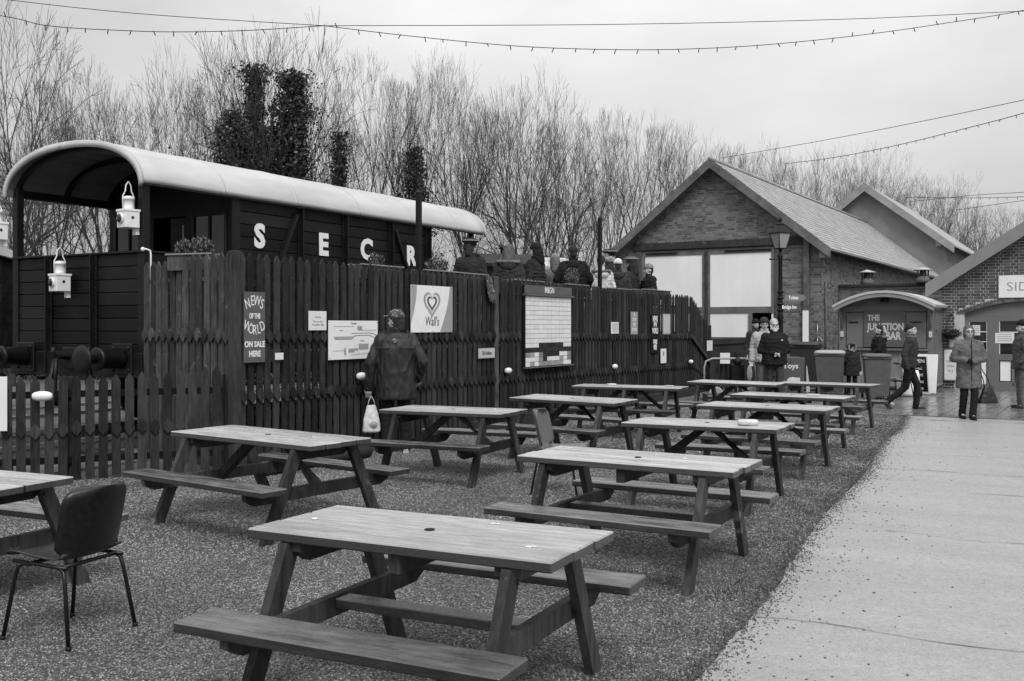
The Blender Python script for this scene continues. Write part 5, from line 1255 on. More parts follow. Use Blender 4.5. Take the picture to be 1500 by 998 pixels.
for (zc_,w_,s_,lab,dx) in ((2.33,.52,'Toilets','upper grey finger sign pointing right on the lamp post',.34),(2.10,.36,'Bridge Inn','lower dark finger sign on the lamp post',.24)):
    T=thing('finger_sign',lab,'sign',LP0+Vector((dx,-.11,zc_)),-.1); q=MB(); q.prism([(-w_/2,-.08),(w_/2-.08,-.08),(w_/2,0),(w_/2-.08,.08),(-w_/2,.08)],-.012,.012); q.build('blade',M['hut' if zc_>2.2 else 'signdark'],T); text(s_,.12,T,(-.05,-.015,0),M['white'],.004,sx=.7)
q=MB()
for z_ in (2.0,2.15,2.3,2.45): q.lathe([(.07,0),(.085,.03),(.07,.06)],10,Matrix.Translation((0,0,z_)))
q.build('collars',M['black'],LPT)

# ---------------------------------------------------------------- bins, boards, barrow
def bin_(label,loc,rz_,w_,h_,mb_,ml,s=1):
    T=thing('wheelie_bin',label,'wheelie bin',loc,rz_,'wheelie bins by the hut'); dd=w_*1.15
    q=MB(); b=.8; z0_=.09
    vs=[]
    for z_,k_ in ((z0_,b),(h_*.9,1.0)): vs+=[(-w_/2*k_,-dd/2*k_,z_),(w_/2*k_,-dd/2*k_,z_),(w_/2*k_,dd/2*k_,z_),(-w_/2*k_,dd/2*k_,z_)]
    q.add(vs,[(3,2,1,0),(4,5,6,7),(0,1,5,4),(1,2,6,5),(2,3,7,6),(3,0,4,7)]); q.cbox(-w_/2-.02,w_/2+.02,-dd/2-.02,dd/2+.02,h_*.87,h_*.91,.01); ob=q.build('body',M[mb_],T)
    bv=ob.modifiers.new('bevel','BEVEL'); bv.width=.018; bv.segments=2
    q=MB(); q.loft([(h_*.912,0,0,w_/2+.03,dd/2+.04),(h_*.94,0,-.0,w_/2+.035,dd/2+.045),(h_*.97,0,0,w_/2,dd/2),(h_*.985,0,0,w_/2-.08,dd/2-.08)],24,None,5); q.build('lid',M[ml],T)
    q=MB(); q.tube([(-w_/2+.05,dd/2+.07,h_*.93),(w_/2-.05,dd/2+.07,h_*.93)],.016,7); q.build('handle',M[ml],T)
    for sx in (-1,1): q=MB(); q.lathe([(.1,0),(.1,.04)],16,Matrix.Translation((sx*(w_/2+.0)-(.02),dd/2-.06,.1))@Matrix.Rotation(R(90),4,'Y')); q.build('wheel',M['black'],T)
    return T
bin_('tall dark wheelie bin with closed lid, standing right of the hooded child',G(1284,22.2),-.25,.56,1.04,'bingrey','bingrey')
bin_('wide grey wheelie bin with a pale lid, left of the hooded child',G(1216,23.6),-.35,.66,1.08,'bingrey','binlid')
bin_('black wheelie bin against the brick corner of the shed',G(1180,25.4),-.35,.74,1.25,'binblack','binblack')
def aboard(label,loc,rz_,w_,h_,face,frame):
    T=thing('pavement_sign',label,'pavement sign',loc,rz_)
    for sg,nm in ((-1,'front_panel'),(1,'back_panel')):
        Mx=Matrix.Rotation(sg*R(-9),4,'X')
        q=MB(); q.cbox(-w_/2,w_/2,-.012,.012,.06,h_,.003,Matrix.Translation((0,sg*.17,0))@Mx)
        p=q.build(nm,M[frame],T); q=MB(); q.box(-w_/2+.035,w_/2-.035,-.0145,-.0125,.12,h_-.04,Matrix.Translation((0,sg*.17,0))@Mx) if sg<0 else q.box(-w_/2+.03,w_/2-.03,.0125,.0145,.1,h_-.03,Matrix.Translation((0,sg*.17,0))@Mx); q.build('face',M[face],p)
    return T,Matrix.Translation((0,-.17,0))@Matrix.Rotation(R(9),4,'X')
T,Mx=aboard('white framed blackboard pavement sign beside the hut',G(1352,23.3),-.75,.46,.98,'black','white')
for i,s_ in enumerate(('OPEN','Tea','Hot','Ales','Ices')):
    o=text(s_,.12,T,(0,0,0),M['paper'],.002); o.matrix_local=Mx@Matrix.Translation((0,-.016,.84-.16*i))
T,Mx=aboard('dark advertising board with a white drawing behind the bearded man',G(1158,22.4),-.1,.5,.95,'inkmid','signdark')
o=text('Toys',.17,T,(0,0,0),M['white'],.004); o.matrix_local=Mx@Matrix.Translation((-.05,-.016,.76))
q=MB(); q.ell((.0,-.016,.42),(.13,.004,.09)); q.box(.06,.16,-.018,-.015,.22,.5); q.box(-.12,-.04,-.018,-.015,.25,.42); o=q.build('picture',M['paper'],T); o.matrix_local=Mx
T=thing('leaning_board','pale board leaning against the black bin','board',G(1182,23.0),.9); q=MB(); q.prism([(-.02,.1),(.16,.12),(.1,.35),(-.02,.72)],-.01,.01); q.build('panel',M['wallpale'],T)
# white cylinder tub behind walking woman
T=thing('wheeled_tub','pale plastic barrel on wheels behind the walking woman','barrel',G(1330,22.9),0); q=MB(); q.lathe([(.22,.04),(.24,.1),(.25,.5),(.22,.62)],18); q.build('tub',M['doorwhite'],T)
for sx in (-1,1): q=MB(); q.lathe([(.1,0),(.1,.05)],14,Matrix.Translation((sx*.24,0,.1))@Matrix.Rotation(R(90),4,'Y')); q.build('wheel',M['black'],T)
# luggage barrow with hoop
T=thing('luggage_barrow','dark platform barrow with a hooped rail in front of the low black fence','barrow',G(1063,22.0),.05)
q=MB(); q.tube([(-.48,0,.2),(-.48,0,.72),(-.44,0,.86),(-.3,0,.92),(.42,0,.92),(.6,0,.86),(.66,0,.72),(.68,0,.3)],.022,8); q.build('hoop',M['inkgrey'],T)
q=MB(); q.cbox(-.5,.7,-.3,.3,.3,.36,.01); q.build('deck',M['picket_old'],T)
for x in (-.3,.5):
    q=MB(); q.lathe([(.12,0),(.16,.0),(.16,.05),(.12,.05)],18,Matrix.Translation((x,-.3,.16))@Matrix.Rotation(R(90),4,'X')); q.build('wheel',M['inkgrey'],T)
q=MB(); q.cbox(.1,.4,-.1,.1,.36,.8,.02); q.ell((.25,-.05,.85),.1); q.build('machine',M['black'],T)
q=MB(); q.ell((.5,-.12,.6),(.06,.03,.18)); q.build('shield_badge',M['paper'],T)
T=thing('notice','white notice hung on the low black picket fence','notice',G(1062,24.3,525),0.0); q=MB(); q.cbox(-.12,.12,-.005,.005,-.13,.13,.002); q.build('sheet',M['paper'],T)
T=thing('trolley','x','trolley',G(1070,21.0),.1); T['label']='dark low trolley with pale lettering seen under the far tables'
q=MB(); q.cbox(-.55,1.2,-.2,.2,.05,.22,.01); q.build('tray',M['picket_old'],T)
# ---------------------------------------------------------------- people
def remesh(mb,name,mt,parent,vox=.014,smooth=3,amp=0,fs=9,st=(1,1,1),seed=0,amp2=0):
    me=mb.mesh('tmp'); o=bpy.data.objects.new('tmp',me); COL.objects.link(o)
    m1=o.modifiers.new('r','REMESH'); m1.mode='VOXEL'; m1.voxel_size=vox
    m2=o.modifiers.new('s','SMOOTH'); m2.factor=.5; m2.iterations=smooth
    bpy.context.view_layer.update()
    nm=bpy.data.meshes.new_from_object(o.evaluated_get(bpy.context.evaluated_depsgraph_get()))
    bpy.data.objects.remove(o); bpy.data.meshes.remove(me)
    if amp:
        so=Vector((seed*3.1,seed*1.7,seed*.9))
        nv_=len(nm.vertices); nrm=[0.0]*(3*nv_); cos_=[0.0]*(3*nv_)
        nm.vertices.foreach_get('normal',nrm); nm.vertices.foreach_get('co',cos_)
        for i in range(nv_):
            p=Vector(cos_[3*i:3*i+3]); q=Vector((p.x*fs*st[0],p.y*fs*st[1],p.z*fs*st[2]))+so
            n1=1-abs(noise.noise(q))*3; n2=noise.noise(q*2.3)
            p+=Vector(nrm[3*i:3*i+3])*(amp*(n1*.7+n2*.5-.3)); cos_[3*i:3*i+3]=p
        nm.vertices.foreach_set('co',cos_)
    nm.polygons.foreach_set('use_smooth',[True]*len(nm.polygons)); nm.materials.clear(); nm.materials.append(mt); nm.name=name
    return link(name,nm,parent)
HEADC=Vector((.0,0,1.625))
def hand_add(b,wrist,d,side,curl=.5,r=.0095,palm_n=None,mit=False):
    """palm, four fingers and thumb. d: forearm direction"""
    w=Vector(wrist); d=Vector(d).normalized(); up=Vector((1,0,0)) if abs(d.x)<.8 else Vector((0,0,1))
    a=d.cross(up).normalized()      # across the palm
    n_=a.cross(d).normalized()      # palm normal
    b.cap(w,w+d*.05,.026,.03,8)
    for k in range(4):
        off=(k-1.5)*.0205; base=w+d*.075+a*off; L=(.036,.042,.040,.032)[k]
        b.cap(w+d*.03+a*off*.8,base,.014,.0115,6)
        d1=(d+n_*curl*.7).normalized(); p1=base+d1*L; d2=(d*.6+n_*curl*1.4).normalized(); p2=p1+d2*L*.75; d3=(d*.1+n_*1.2*curl+d*.3).normalized()
        b.cap(base,p1,r,r*.95,6); b.cap(p1,p2,r*.95,r*.85,6); b.cap(p2,p2+d3*L*.5,r*.85,r*.75,6)
    tb=w+d*.02+a*.026*side; t1=tb+(d*.7+a*side*.75+n_*.4).normalized()*.035; b.cap(tb,t1,.013,.011,6); b.cap(t1,t1+(d*.9+a*side*.1+n_*.5).normalized()*.03,.011,.009,6)
def person(label,loc,rz_,h=1.75,cat='person',group=None,jac='c_black',hem=.84,bulk=1.0,tro='c_char',shoe='c_shoe',
           legs=None,arms=None,yaw=0,nod=0,hat=None,hatm='c_dark',hair='short',hairm='c_hair',beard=None,hood=None,hoodm=None,
           vox=.014,gloves=None,lean=0,seed=1,quilt=0,collar=True,glasses=False,fold=.011,scarf=None,hands=True,foldst=(1,1,1.6),child=False):
    T=thing('person',label,cat,loc,rz_,group); T.scale=(h/1.75,)*3
    legs=legs or {'L':((.01,.10,.49),(-.01,.11,.09),0),'R':((.01,-.10,.49),(.0,-.11,.09),0)}
    arms=arms or {'L':((-.03,.25,1.13),(.03,.27,.88)),'R':((-.03,-.25,1.13),(.03,-.27,.88))}
    HM_=Matrix.Translation((lean*.9,0,0))@Matrix.Translation((0,0,1.5))@Matrix.Rotation(yaw,4,'Z')@Matrix.Rotation(nod,4,'Y')@Matrix.Translation((0,0,-1.5))
    if child: HM_=HM_@Matrix.Translation(HEADC)@Matrix.Scale(1.22,4)@Matrix.Translation(-HEADC+Vector((0,0,-.01)))
    LX=lambda z: lean*max(0,(z-.9))/.6*.9
    # body: one continuous surface
    b=MB()
    hd=MB()
    hd.ell((-.008,0,1.64),(.098,.076,.105),n=16); hd.ell((.025,0,1.575),(.066,.056,.065),n=14); hd.ell((.055,0,1.545),(.032,.034,.026),n=10)
    hd.cap((.085,0,1.632),(.108,0,1.595),.010,.014,8); hd.ell((.082,0,1.567),(.016,.026,.012),n=8)
    for s_ in (-1,1): hd.ell((-.005,s_*.077,1.61),(.022,.012,.032),n=8); hd.ell((.078,s_*.03,1.652),(.014,.026,.009),n=8); hd.ell((.055,s_*.038,1.595),(.03,.022,.03),n=8)
    b.add(hd.v,hd.f,HM_)
    b.cap((LX(1.4)-.015,0,1.40),tuple(HM_@Vector((-.005,0,1.55))),.058,.054)
    b.loft([(.86,0,0,.10,.14),(1.02,LX(1.02),0,.09,.125),(1.25,LX(1.25),0,.105,.15),(1.38,LX(1.38),0,.09,.16),(1.45,LX(1.45),0,.05,.08)],14)
    SHO={}
    for k,s_ in (('L',1),('R',-1)):
        el,ha=[Vector(p) for p in arms[k]]; sh_=Vector((LX(1.4),s_*.175,1.395)); SHO[k]=sh_
        d=(ha-el).normalized()
        b.cap(sh_,el,.048,.038); b.cap(el,ha,.038,.026)
        if hands and not gloves: hand_add(b,ha,d,-s_,.55,r=.0095 if vox<.012 else .0115)
        kn,an,_=legs[k]; kn=Vector(kn); an=Vector(an); hp=Vector((0,s_*.09,.90))
        b.cap(hp,kn,.075,.05); b.cap(kn,an,.052,.036); b.cap(an,an+Vector((.10,0,-.05)),.036,.03)
    remesh(b,'body',M['skin'],T,vox if vox<.012 else .012,2)
    # face marks
    e=MB(); 
    for s_ in (-1,1): e.ell((.083,s_*.031,1.632),(.010,.011,.006),n=8)
    e2=MB().add(e.v,e.f,HM_,True); e2.build('eyes',M['c_dark'],T)
    e=MB(); e.ell((.091,0,1.567),(.007,.018,.003),n=8); MB().add(e.v,e.f,HM_,True).build('mouth',M['c_grey'],T)
    if not beard:
        e=MB(); 
        for s_ in (-1,1): e.ell((.088,s_*.032,1.662),(.008,.02,.005),n=8)
        MB().add(e.v,e.f,HM_,True).build('eyebrows',M['c_hair'],T)
    if glasses:
        e=MB()
        for s_ in (-1,1):
            pts=[(.104,s_*.033+.024*math.cos(t*math.pi/6),1.632+.018*math.sin(t*math.pi/6)) for t in range(13)]; e.tube(pts,.003,5); e.tube([(.10,s_*.055,1.64),(.0,s_*.08,1.64)],.0025,5)
        e.tube([(.105,-.01,1.635),(.105,.01,1.635)],.003,5); MB().add(e.v,e.f,HM_,True).build('glasses',M['black'],T)
    # trousers
    t=MB(); t.ell((0,0,.90),(.125*bulk**.5,.165*bulk**.5,.13))
    for k,s_ in (('L',1),('R',-1)):
        kn,an,_=legs[k]; kn=Vector(kn); an=Vector(an); hp=Vector((0,s_*.09,.88)); t.cap(hp,kn,.095,.073); t.cap(kn,an+Vector((0,0,.0)),.073,.062); t.cap(kn.lerp(an,.5),an-(an-kn).normalized()*-.02,.066,.066)
    remesh(t,'trousers',M[tro],T,vox,3,.006,11,(1,1,1.8),seed)
    for k in 'LR':
        kn,an,pitch=legs[k]; an=Vector(an); q=MB(); mm=Matrix.Translation(an)@Matrix.Rotation(pitch,4,'Y')
        q.ell((.05,0,-.045),(.135,.047,.042),mm,14); q.ell((-.02,0,-.015),(.055,.043,.07),mm,12); q.box(-.075,.17,-.04,.04,-.09,-.075,mm)
        s=remesh(q,'shoe',M[shoe],T,.011,2)
    # jacket
    j=MB(); B=bulk
    rings=[(hem,LX(hem)-.0,0,.155*B,.205*B),(hem+.03,LX(hem),0,.16*B,.212*B),(max(1.0,hem+.05),LX(1),0,.15*B,.20*B),(1.15,LX(1.15),0,.15*B,.20*B),(1.30,LX(1.3),0,.148*B,.212*B),(1.385,LX(1.385),0,.125*B,.205*B**.7),(1.44,LX(1.44),0,.095,.15),(1.475,LX(1.475)-.005,0,.075,.095)]
    if collar: rings+=[(1.52,LX(1.52)-.008,0,.078,.083),(1.545,LX(1.545)-.01,0,.078,.082)]
    j.loft(rings,22,None,2.2)
    for k,s_ in (('L',1),('R',-1)):
        el,ha=[Vector(p) for p in arms[k]]; sh_=SHO[k]; d=(ha-el).normalized()
        j.cap(sh_,el,.078*B**.6,.066*B**.6); j.cap(el,ha-d*.0,.065*B**.6,.048*B**.4); j.cap(sh_,sh_.lerp(el,.4),.08*B**.6,.072*B**.6)
        if gloves:
            g_=MB(); hand_add(g_,ha,d,-s_,.6,r=.0135); g_.cap(ha-d*.05,ha+d*.01,.036,.034,8); remesh(g_,'glove',M[gloves],T,.011,2)
    if quilt:
        # horizontal quilting: rings of bulges
        z=hem+.03
        while z<1.42:
            sc_=1 if z<1.3 else .9; j.loft([(z-.022,LX(z),0,.146*B*sc_,.198*B*sc_),(z,LX(z),0,.168*B*sc_,.222*B*sc_),(z+.022,LX(z),0,.146*B*sc_,.198*B*sc_)],20,None,2.2); z+=.062
    remesh(j,'jacket',M[jac],T,vox*.9,2,fold,9,foldst,seed+5)
    # scarf
    if scarf:
        q=MB(); 
        for i in range(10):
            a_=i*.628; q.cap((LX(1.48)+.075*math.cos(a_),.078*math.sin(a_),1.485+.012*math.sin(i*2.1)),(LX(1.48)+.075*math.cos(a_+.63),.078*math.sin(a_+.63),1.49),.032,.032,8)
        q.cap((.09,.02,1.46),(.145,.03,1.33),.035,.03,8); remesh(q,'scarf',M[scarf],T,.012,1,.008,22,(1,1,1),seed)
    # hair
    def HB(q,name,m_,vox_=.011,sm=2,amp=0,fs=20): 
        w_=MB().add(q.v,q.f,HM_); return remesh(w_,name,M[m_],T,vox_,sm,amp,fs,(1,1,.5),seed+9)
    if hair=='short':
        q=MB(); q.ell((-.022,0,1.675),(.098,.085,.094),n=16); q.ell((-.055,0,1.60),(.06,.07,.075),n=12); HB(q,'hair',hairm,amp=.004,fs=40)
    elif hair=='long':
        q=MB(); q.ell((-.024,0,1.677),(.101,.09,.096),n=16); q.cap((-.055,0,1.62),(-.08,0,1.45),.09,.095); 
        for s_ in (-1,1): q.cap((-.0,s_*.075,1.64),(-.03,s_*.075,1.50),.035,.03)
        HB(q,'hair',hairm,amp=.006,fs=30)
    elif hair=='bob':
        q=MB(); q.ell((-.024,0,1.677),(.100,.09,.096),n=16); q.cap((-.06,0,1.62),(-.07,0,1.54),.08,.06)
        for s_ in (-1,1): q.cap((.0,s_*.078,1.66),(-.005,s_*.082,1.55),.028,.024); 
        HB(q,'hair',hairm,amp=.006,fs=30)
    elif hair=='nape':
        q=MB(); q.ell((-.02,0,1.66),(.098,.084,.094),n=16); q.cap((-.055,0,1.62),(-.065,0,1.53),.068,.055,12)
        for s_ in (-1,1): q.cap((-.02,s_*.07,1.64),(-.02,s_*.066,1.57),.026,.02,8)
        HB(q,'hair',hairm,amp=.008,fs=35)
    elif hair=='bun':
        q=MB(); q.ell((-.022,0,1.677),(.1,.087,.096),n=16); q.ell((-.11,0,1.63),(.05,.05,.05),n=10); HB(q,'hair',hairm,amp=.006,fs=35)
    if beard:
        q=MB(); q.ell((.045,0,1.545),(.058,.062,.055),n=12); q.ell((.07,0,1.52),(.035,.04,.04),n=10)
        for s_ in (-1,1): q.cap((.01,s_*.07,1.62),(.03,s_*.055,1.55),.018,.026)
        q.ell((.095,0,1.582),(.012,.035,.010),n=8); HB(q,'beard',beard,.010,1,.005,40)
    # hats
    if hat=='beanie':
        q=MB(); q.ell((-.012,0,1.70),(.108,.092,.088),n=18); q.loft([(1.665,-.012,0,.110,.094),(1.705,-.012,0,.113,.097)],20); HB(q,'knitted_hat',hatm,.010,2,.003,50)
    elif hat=='cap':
        q=MB(); q.ell((-.01,0,1.695),(.105,.088,.08),n=18); q.loft([(1.672,-.01,0,.104,.088),(1.69,-.01,0,.105,.089)],20); q.ell((.115,0,1.685),(.07,.07,.012),n=14); HB(q,'baseball_cap',hatm,.009,2)
    elif hat=='peaked':
        q=MB(); q.lathe([(.096,1.655),(.099,1.70),(.15,1.738),(.149,1.755),(.09,1.785),(.03,1.79)],24,None,True,1.06,.95); w_=MB().add(q.v,q.f,HM_,True); ob=w_.build('peaked_cap',M[hatm],T)
        q=MB(); q.ell((.10,0,1.68),(.06,.07,.008),Matrix.Identity(4),14); w_=MB().add(q.v,q.f,HM_,True); w_.build('cap_peak',M['black'],T)
        q=MB(); q.lathe([(.151,1.735),(.154,1.742),(.151,1.749)],24,None,True,1.06,.95); MB().add(q.v,q.f,HM_,True).build('cap_piping',M['inkgrey'],T)
    if hood=='down':
        q=MB(); 
        for i in range(7):
            a_=math.pi*(.32+i*.226*.92)+.0; a2=math.pi*(.32+(i+1)*.226*.92)
            if i<6: q.cap((LX(1.46)+.095*math.cos(a_)-.02,.12*math.sin(a_),1.465-.02*abs(math.sin(a_/2))),(LX(1.46)+.095*math.cos(a2)-.02,.12*math.sin(a2),1.465-.02),.045,.045,10)
        q.ell((LX(1.4)-.13,0,1.40),(.06,.12,.09),n=14); remesh(q,'hood',M[hoodm or jac],T,.013,2,.008,12,(1,1,1),seed)
    elif hood=='furdown':
        q=MB(); q.ell((LX(1.4)-.12,0,1.38),(.085,.15,.10),n=14); remesh(q,'hood',M[jac],T,.013,2,.008,12,(1,1,1),seed)
        q=MB(); N_=12
        for i in range(N_): 
            a_=math.pi*(.18+1.64*i/N_); a2=math.pi*(.18+1.64*(i+1)/N_); f=lambda a:(LX(1.46)-.05+.13*math.cos(a),.185*math.sin(a),1.47-.03*math.sin(a/2)); q.cap(f(a_),f(a2),.032,.032,8)
        remesh(q,'fur_trim',M['c_fur'],T,.010,1,.014,45,(1,1,1),seed)
    elif hood=='up':
        q=MB(); q.ell((-.03,0,1.65),(.125,.118,.135),n=18); q.cap((-.04,0,1.6),(-.03,0,1.46),.11,.10); q.ell((.06,0,1.72),(.05,.09,.045),n=12)
        w_=HB(q,'hood',hoodm or jac,.013,2,.006,12)
        q=MB(); N_=14
        for i in range(N_):
            a_=2*math.pi*i/N_; a2=2*math.pi*(i+1)/N_; f=lambda a:(.075-.02*math.cos(a),.095*math.sin(a),1.635+.115*math.cos(a)); q.cap(f(a_),f(a2),.026,.026,8)
        HB(q,'fur_trim','c_fur',.011,1,.012,45)
    return T
# -- man in the cap
capman=person('man in a cap and dark jacket seen from behind, holding a bag by the fence',G(580,12.9),R(97),1.84,jac='nylon',hem=.66,bulk=1.18,tro='c_black',shoe='c_light',
  yaw=R(55),hat='cap',hatm='c_pattern',hair='nape',hairm='c_hair',vox=.011,seed=3,fold=.011,foldst=(1.6,1.6,.55),
  arms={'L':((-.04,.31,1.10),(.0,.33,.80)),'R':((-.07,-.33,1.12),(.06,-.27,.90))},legs={'L':((.03,.10,.49),(.0,.13,.09),0),'R':((.01,-.10,.49),(-.03,-.12,.09),0)})
# jacket seams, embroidered emblem, hanging bag
q=MB()
for s_ in (-1,1):
    q.tube([(-.155,s_*.02,1.30),(-.168,s_*.12,1.295),(-.14,s_*.21,1.30),(-.06,s_*.265,1.29)],.0035,5)
q.build('seam',M['c_mid'],capman)
q=MB(); pts=[(-.168,.02+.022*math.cos(t*.6),1.385+.022*math.sin(t*.6)) for t in range(10)]; q.tube(pts,.004,5); q.tube([(-.168,.01,1.375),(-.168,.035,1.4)],.004,5); q.build('emblem',M['c_light'],capman)
bl=capman.matrix_world if False else None
bg_=thing('carrier_bag','white patterned plastic carrier bag held in the man\'s left hand','bag',G(544,12.86,634),R(20))
q=MB(); rings=[(0,0,0,.105,.03),(.02,0,0,.12,.05),(.12,0,0,.115,.055),(.24,0,0,.09,.04),(.32,0,0,.07,.02),(.36,0,0,.06,.012)]
q.loft(rings,20,None,3); remesh(q,'bag',M['bagwhite'],bg_,.011,2,.006,9,(1,1,1),2)
q=MB(); q.tube([(-.05,0,.34),(-.03,0,.42),(0,0,.475),(.03,0,.42),(.05,0,.34)],.006,5); q.build('handles',M['bagwhite'],bg_)
q=MB(); q.ell((.02,-.055,.11),(.05,.012,.045),n=14); q.ell((.02,-.062,.11),(.03,.01,.026),n=12); q.build('print',M['inkgrey'],bg_)
# -- people near the doors
st_={'L':((.02,.10,.49),(-.0,.13,.09),0),'R':((.02,-.10,.49),(.0,-.12,.09),0)}
wk=lambda a=.18,b=-.28:{'L':((.14,.09,.50),(a,.08,.09),0),'R':((-.02,-.09,.47),(b,-.09,.15),R(38))}
fold_arms={'L':((-.02,.27,1.12),(.17,.06,1.06)),'R':((-.02,-.27,1.12),(.17,-.06,1.06))}
b_=person('white bearded man in a black jacket, hands together, by the shed door',G(1134,20.3),R(-88),1.78,jac='c_black',hem=.84,bulk=1.22,tro='c_char',hair='short',hairm='c_hairl',beard='c_pale',arms=fold_arms,legs=wk(.12,-.12),vox=.013,seed=11,glasses=True)
q=MB(); q.ell((.16,.11,1.33),(.01,.02,.012),n=8); q.build('badge',M['white'],b_)
q=MB(); q.cbox(.24,.26,-.02,.02,1.03,1.1,.003); q.build('held_phone',M['c_black'],b_)
person('man in a dark beanie and open pale jacket just behind the bearded man',G(1119.5,21.4),R(-95),1.80,jac='c_light',hem=.84,bulk=1.05,tro='c_grey',hair='short',hat='beanie',hatm='c_char',legs=wk(.1,-.1),seed=12,glasses=True)
person('man in a dark beanie and dark coat in the shed doorway',G(1107,26.5),R(-80),1.80,jac='c_char',hem=.70,tro='c_dark',hat='beanie',hatm='c_black',legs=st_,seed=13)
person('small child in a fur trimmed hooded coat, hand to mouth, between the wheelie bins',G(1247.5,23.3),R(-95),1.22,jac='c_dark',hem=.68,bulk=1.18,tro='c_black',hood='up',hoodm='c_dark',child=True,arms={'L':((-.02,.24,1.12),(.02,.27,.86)),'R':((.05,-.27,1.18),(.14,-.05,1.50))},seed=14)
F_=person('man in a black padded coat facing left behind the dark wheelie bin',G(1287,24.0),R(172),1.66,jac='c_black',hem=.8,bulk=1.15,tro='c_black',hair='short',hairm='c_hair',hood='furdown',quilt=1,seed=15,arms={'L':((.05,.25,1.12),(.24,.12,.98)),'R':((.02,-.25,1.12),(.22,-.12,.98))})
q=MB(); q.ell((-.12,0,1.66),(.05,.06,.07),n=12); q.ell((-.15,.02,1.58),(.05,.06,.06),n=12); remesh(q,'pale_hood_lining',M['c_light'],F_,.011,1,.008,25,(1,1,1),4)
G_w=person('woman in a dark jacket, scarf and black gloves striding right past the hut',G(1331,19.4),R(-22),1.68,jac='c_char',hem=.86,bulk=.98,tro='c_black',hair='bun',hairm='c_hair',scarf='c_grey',gloves='c_black',shoe='c_char',yaw=R(-25),seed=16,lean=.06,
  arms={'L':((-.02,.24,1.14),(.16,.26,.92)),'R':((-.08,-.25,1.13),(-.02,-.27,.86))},legs={'L':((.16,.08,.50),(.14,.07,.09),0),'R':((-.06,-.08,.47),(-.40,-.09,.17),R(48))})
H_=person('woman with grey hair and glasses in a long grey padded coat on the path',G(1419,17.5),R(-98),1.65,jac='c_grey',hem=.58,bulk=1.08,tro='c_black',hair='bob',hairm='c_hairg',gloves='c_black',glasses=True,collar=True,hood='down',shoe='c_black',seed=17,fold=.009,
  arms={'L':((-.0,.27,1.13),(.20,.02,1.08)),'R':((-.0,-.28,1.13),(.18,-.10,1.10))},legs={'L':((.12,.07,.49),(.16,.02,.09),0),'R':((.03,-.09,.48),(-.10,-.09,.10),R(8))})
q=MB(); q.cbox(.150,.172,-.006,.006,.62,1.48,.002); q.build('coat_zip',M['c_dark'],H_)
hb=thing('handbag','black leather handbag hanging from the arm of the woman in the grey coat','handbag',G(1447,17.4,591),R(5))
q=MB(); q.loft([(0,0,0,.17,.07),(.03,0,0,.175,.075),(.2,0,0,.11,.05),(.29,0,0,.07,.03)],20,None,3.5); remesh(q,'bag',M['plastic_black'],hb,.011,2,.003,10,(1,1,1),1)
q=MB(); q.tube([(-.06,0,.27),(-.09,0,.42),(-.16,0,.60),(-.2,0,.66)],.008,6); q.tube([(.05,0,.27),(.0,0,.42),(-.13,0,.62),(-.19,0,.66)],.008,6); q.build('straps',M['plastic_black'],hb)
person('man in a black beanie facing left at the right edge of the picture',G(1497,19.6),R(168),1.74,jac='c_mid',hem=.80,bulk=1.1,tro='c_grey',hat='beanie',hatm='c_black',seed=18,legs=st_,arms={'L':((-.02,.27,1.13),(.09,.23,.93)),'R':((-.02,-.28,1.13),(.08,-.24,.93))},hands=False)
# -- people on the raised platform
PZ=1.30
def plat(px,top,off,label,rz_,**k):
    s=fs_(px); p=FP(s,off,PZ); s+= ((px-750)/F*p.y-p.x)/(FX.x-(px-750)/F*FX.y); p=FP(s,off,PZ)
    h=EYE+(477-top)/F*p.y-PZ; k.setdefault('vox',.014)
    return person(label,p,rz_,h*k.pop('hs',1.0),hands=k.pop('hands',False),**k)
plat(689,350,.9,'officer in a peaked cap and dark coat, leftmost of the platform group',R(75),hs=.985,jac='c_dark',bulk=1.15,hat='peaked',hatm='c_dark',hair='nape',hairm='c_char',yaw=R(-20),seed=21)
plat(745,359,.95,'woman with straight fair hair and a fur trimmed dark hood, seen from behind',R(88),jac='c_char',bulk=1.14,hair='long',hairm='c_grey',hood='furdown',seed=22)
plat(784,358,.9,'person in a dark knitted hat and quilted jacket, in profile to the left',R(150),jac='c_dark',bulk=1.0,hat='beanie',hatm='c_black',hair='long',hairm='c_black',quilt=1,seed=23,yaw=R(15))
plat(813,374,1.3,'small figure in a pale furry hat and patterned scarf beside the man in black',R(100),jac='c_grey',bulk=.95,hat='beanie',hatm='c_knit',hair='long',hairm='c_fur',scarf='c_pattern',seed=24)
plat(840,361,.85,'dark haired man in a black hooded jacket, tallest of the platform group',R(86),jac='c_black',bulk=1.25,hair='short',hairm='c_hair',hood='down',seed=25,arms={'L':((-.02,.30,1.15),(.12,.26,.95)),'R':((-.02,-.30,1.15),(.12,-.26,.95))})
plat(893,368,1.55,'officer in a peaked cap half hidden behind the person in the white hooded coat',R(20),jac='c_dark',hat='peaked',hatm='c_dark',hair='short',hairm='c_hairl',seed=26)
plat(880,376,.8,'person in a white hooded coat and pale fluffy hat beside the thin post',R(95),jac='c_pale',bulk=1.0,hair='bun',hairm='c_hair',hood='furdown',seed=27)
plat(905,381,.75,'person in a pale beanie and dark grey jacket with the hood down',R(92),jac='c_char',bulk=1.08,hat='beanie',hatm='c_pale',hair='short',hood='down',seed=28)
plat(925,379,1.1,'bearded officer in a white topped peaked cap, face turned left',R(150),jac='c_dark',bulk=1.05,hat='peaked',hatm='c_grey',hair='long',hairm='c_hair',beard='c_hair',seed=29)
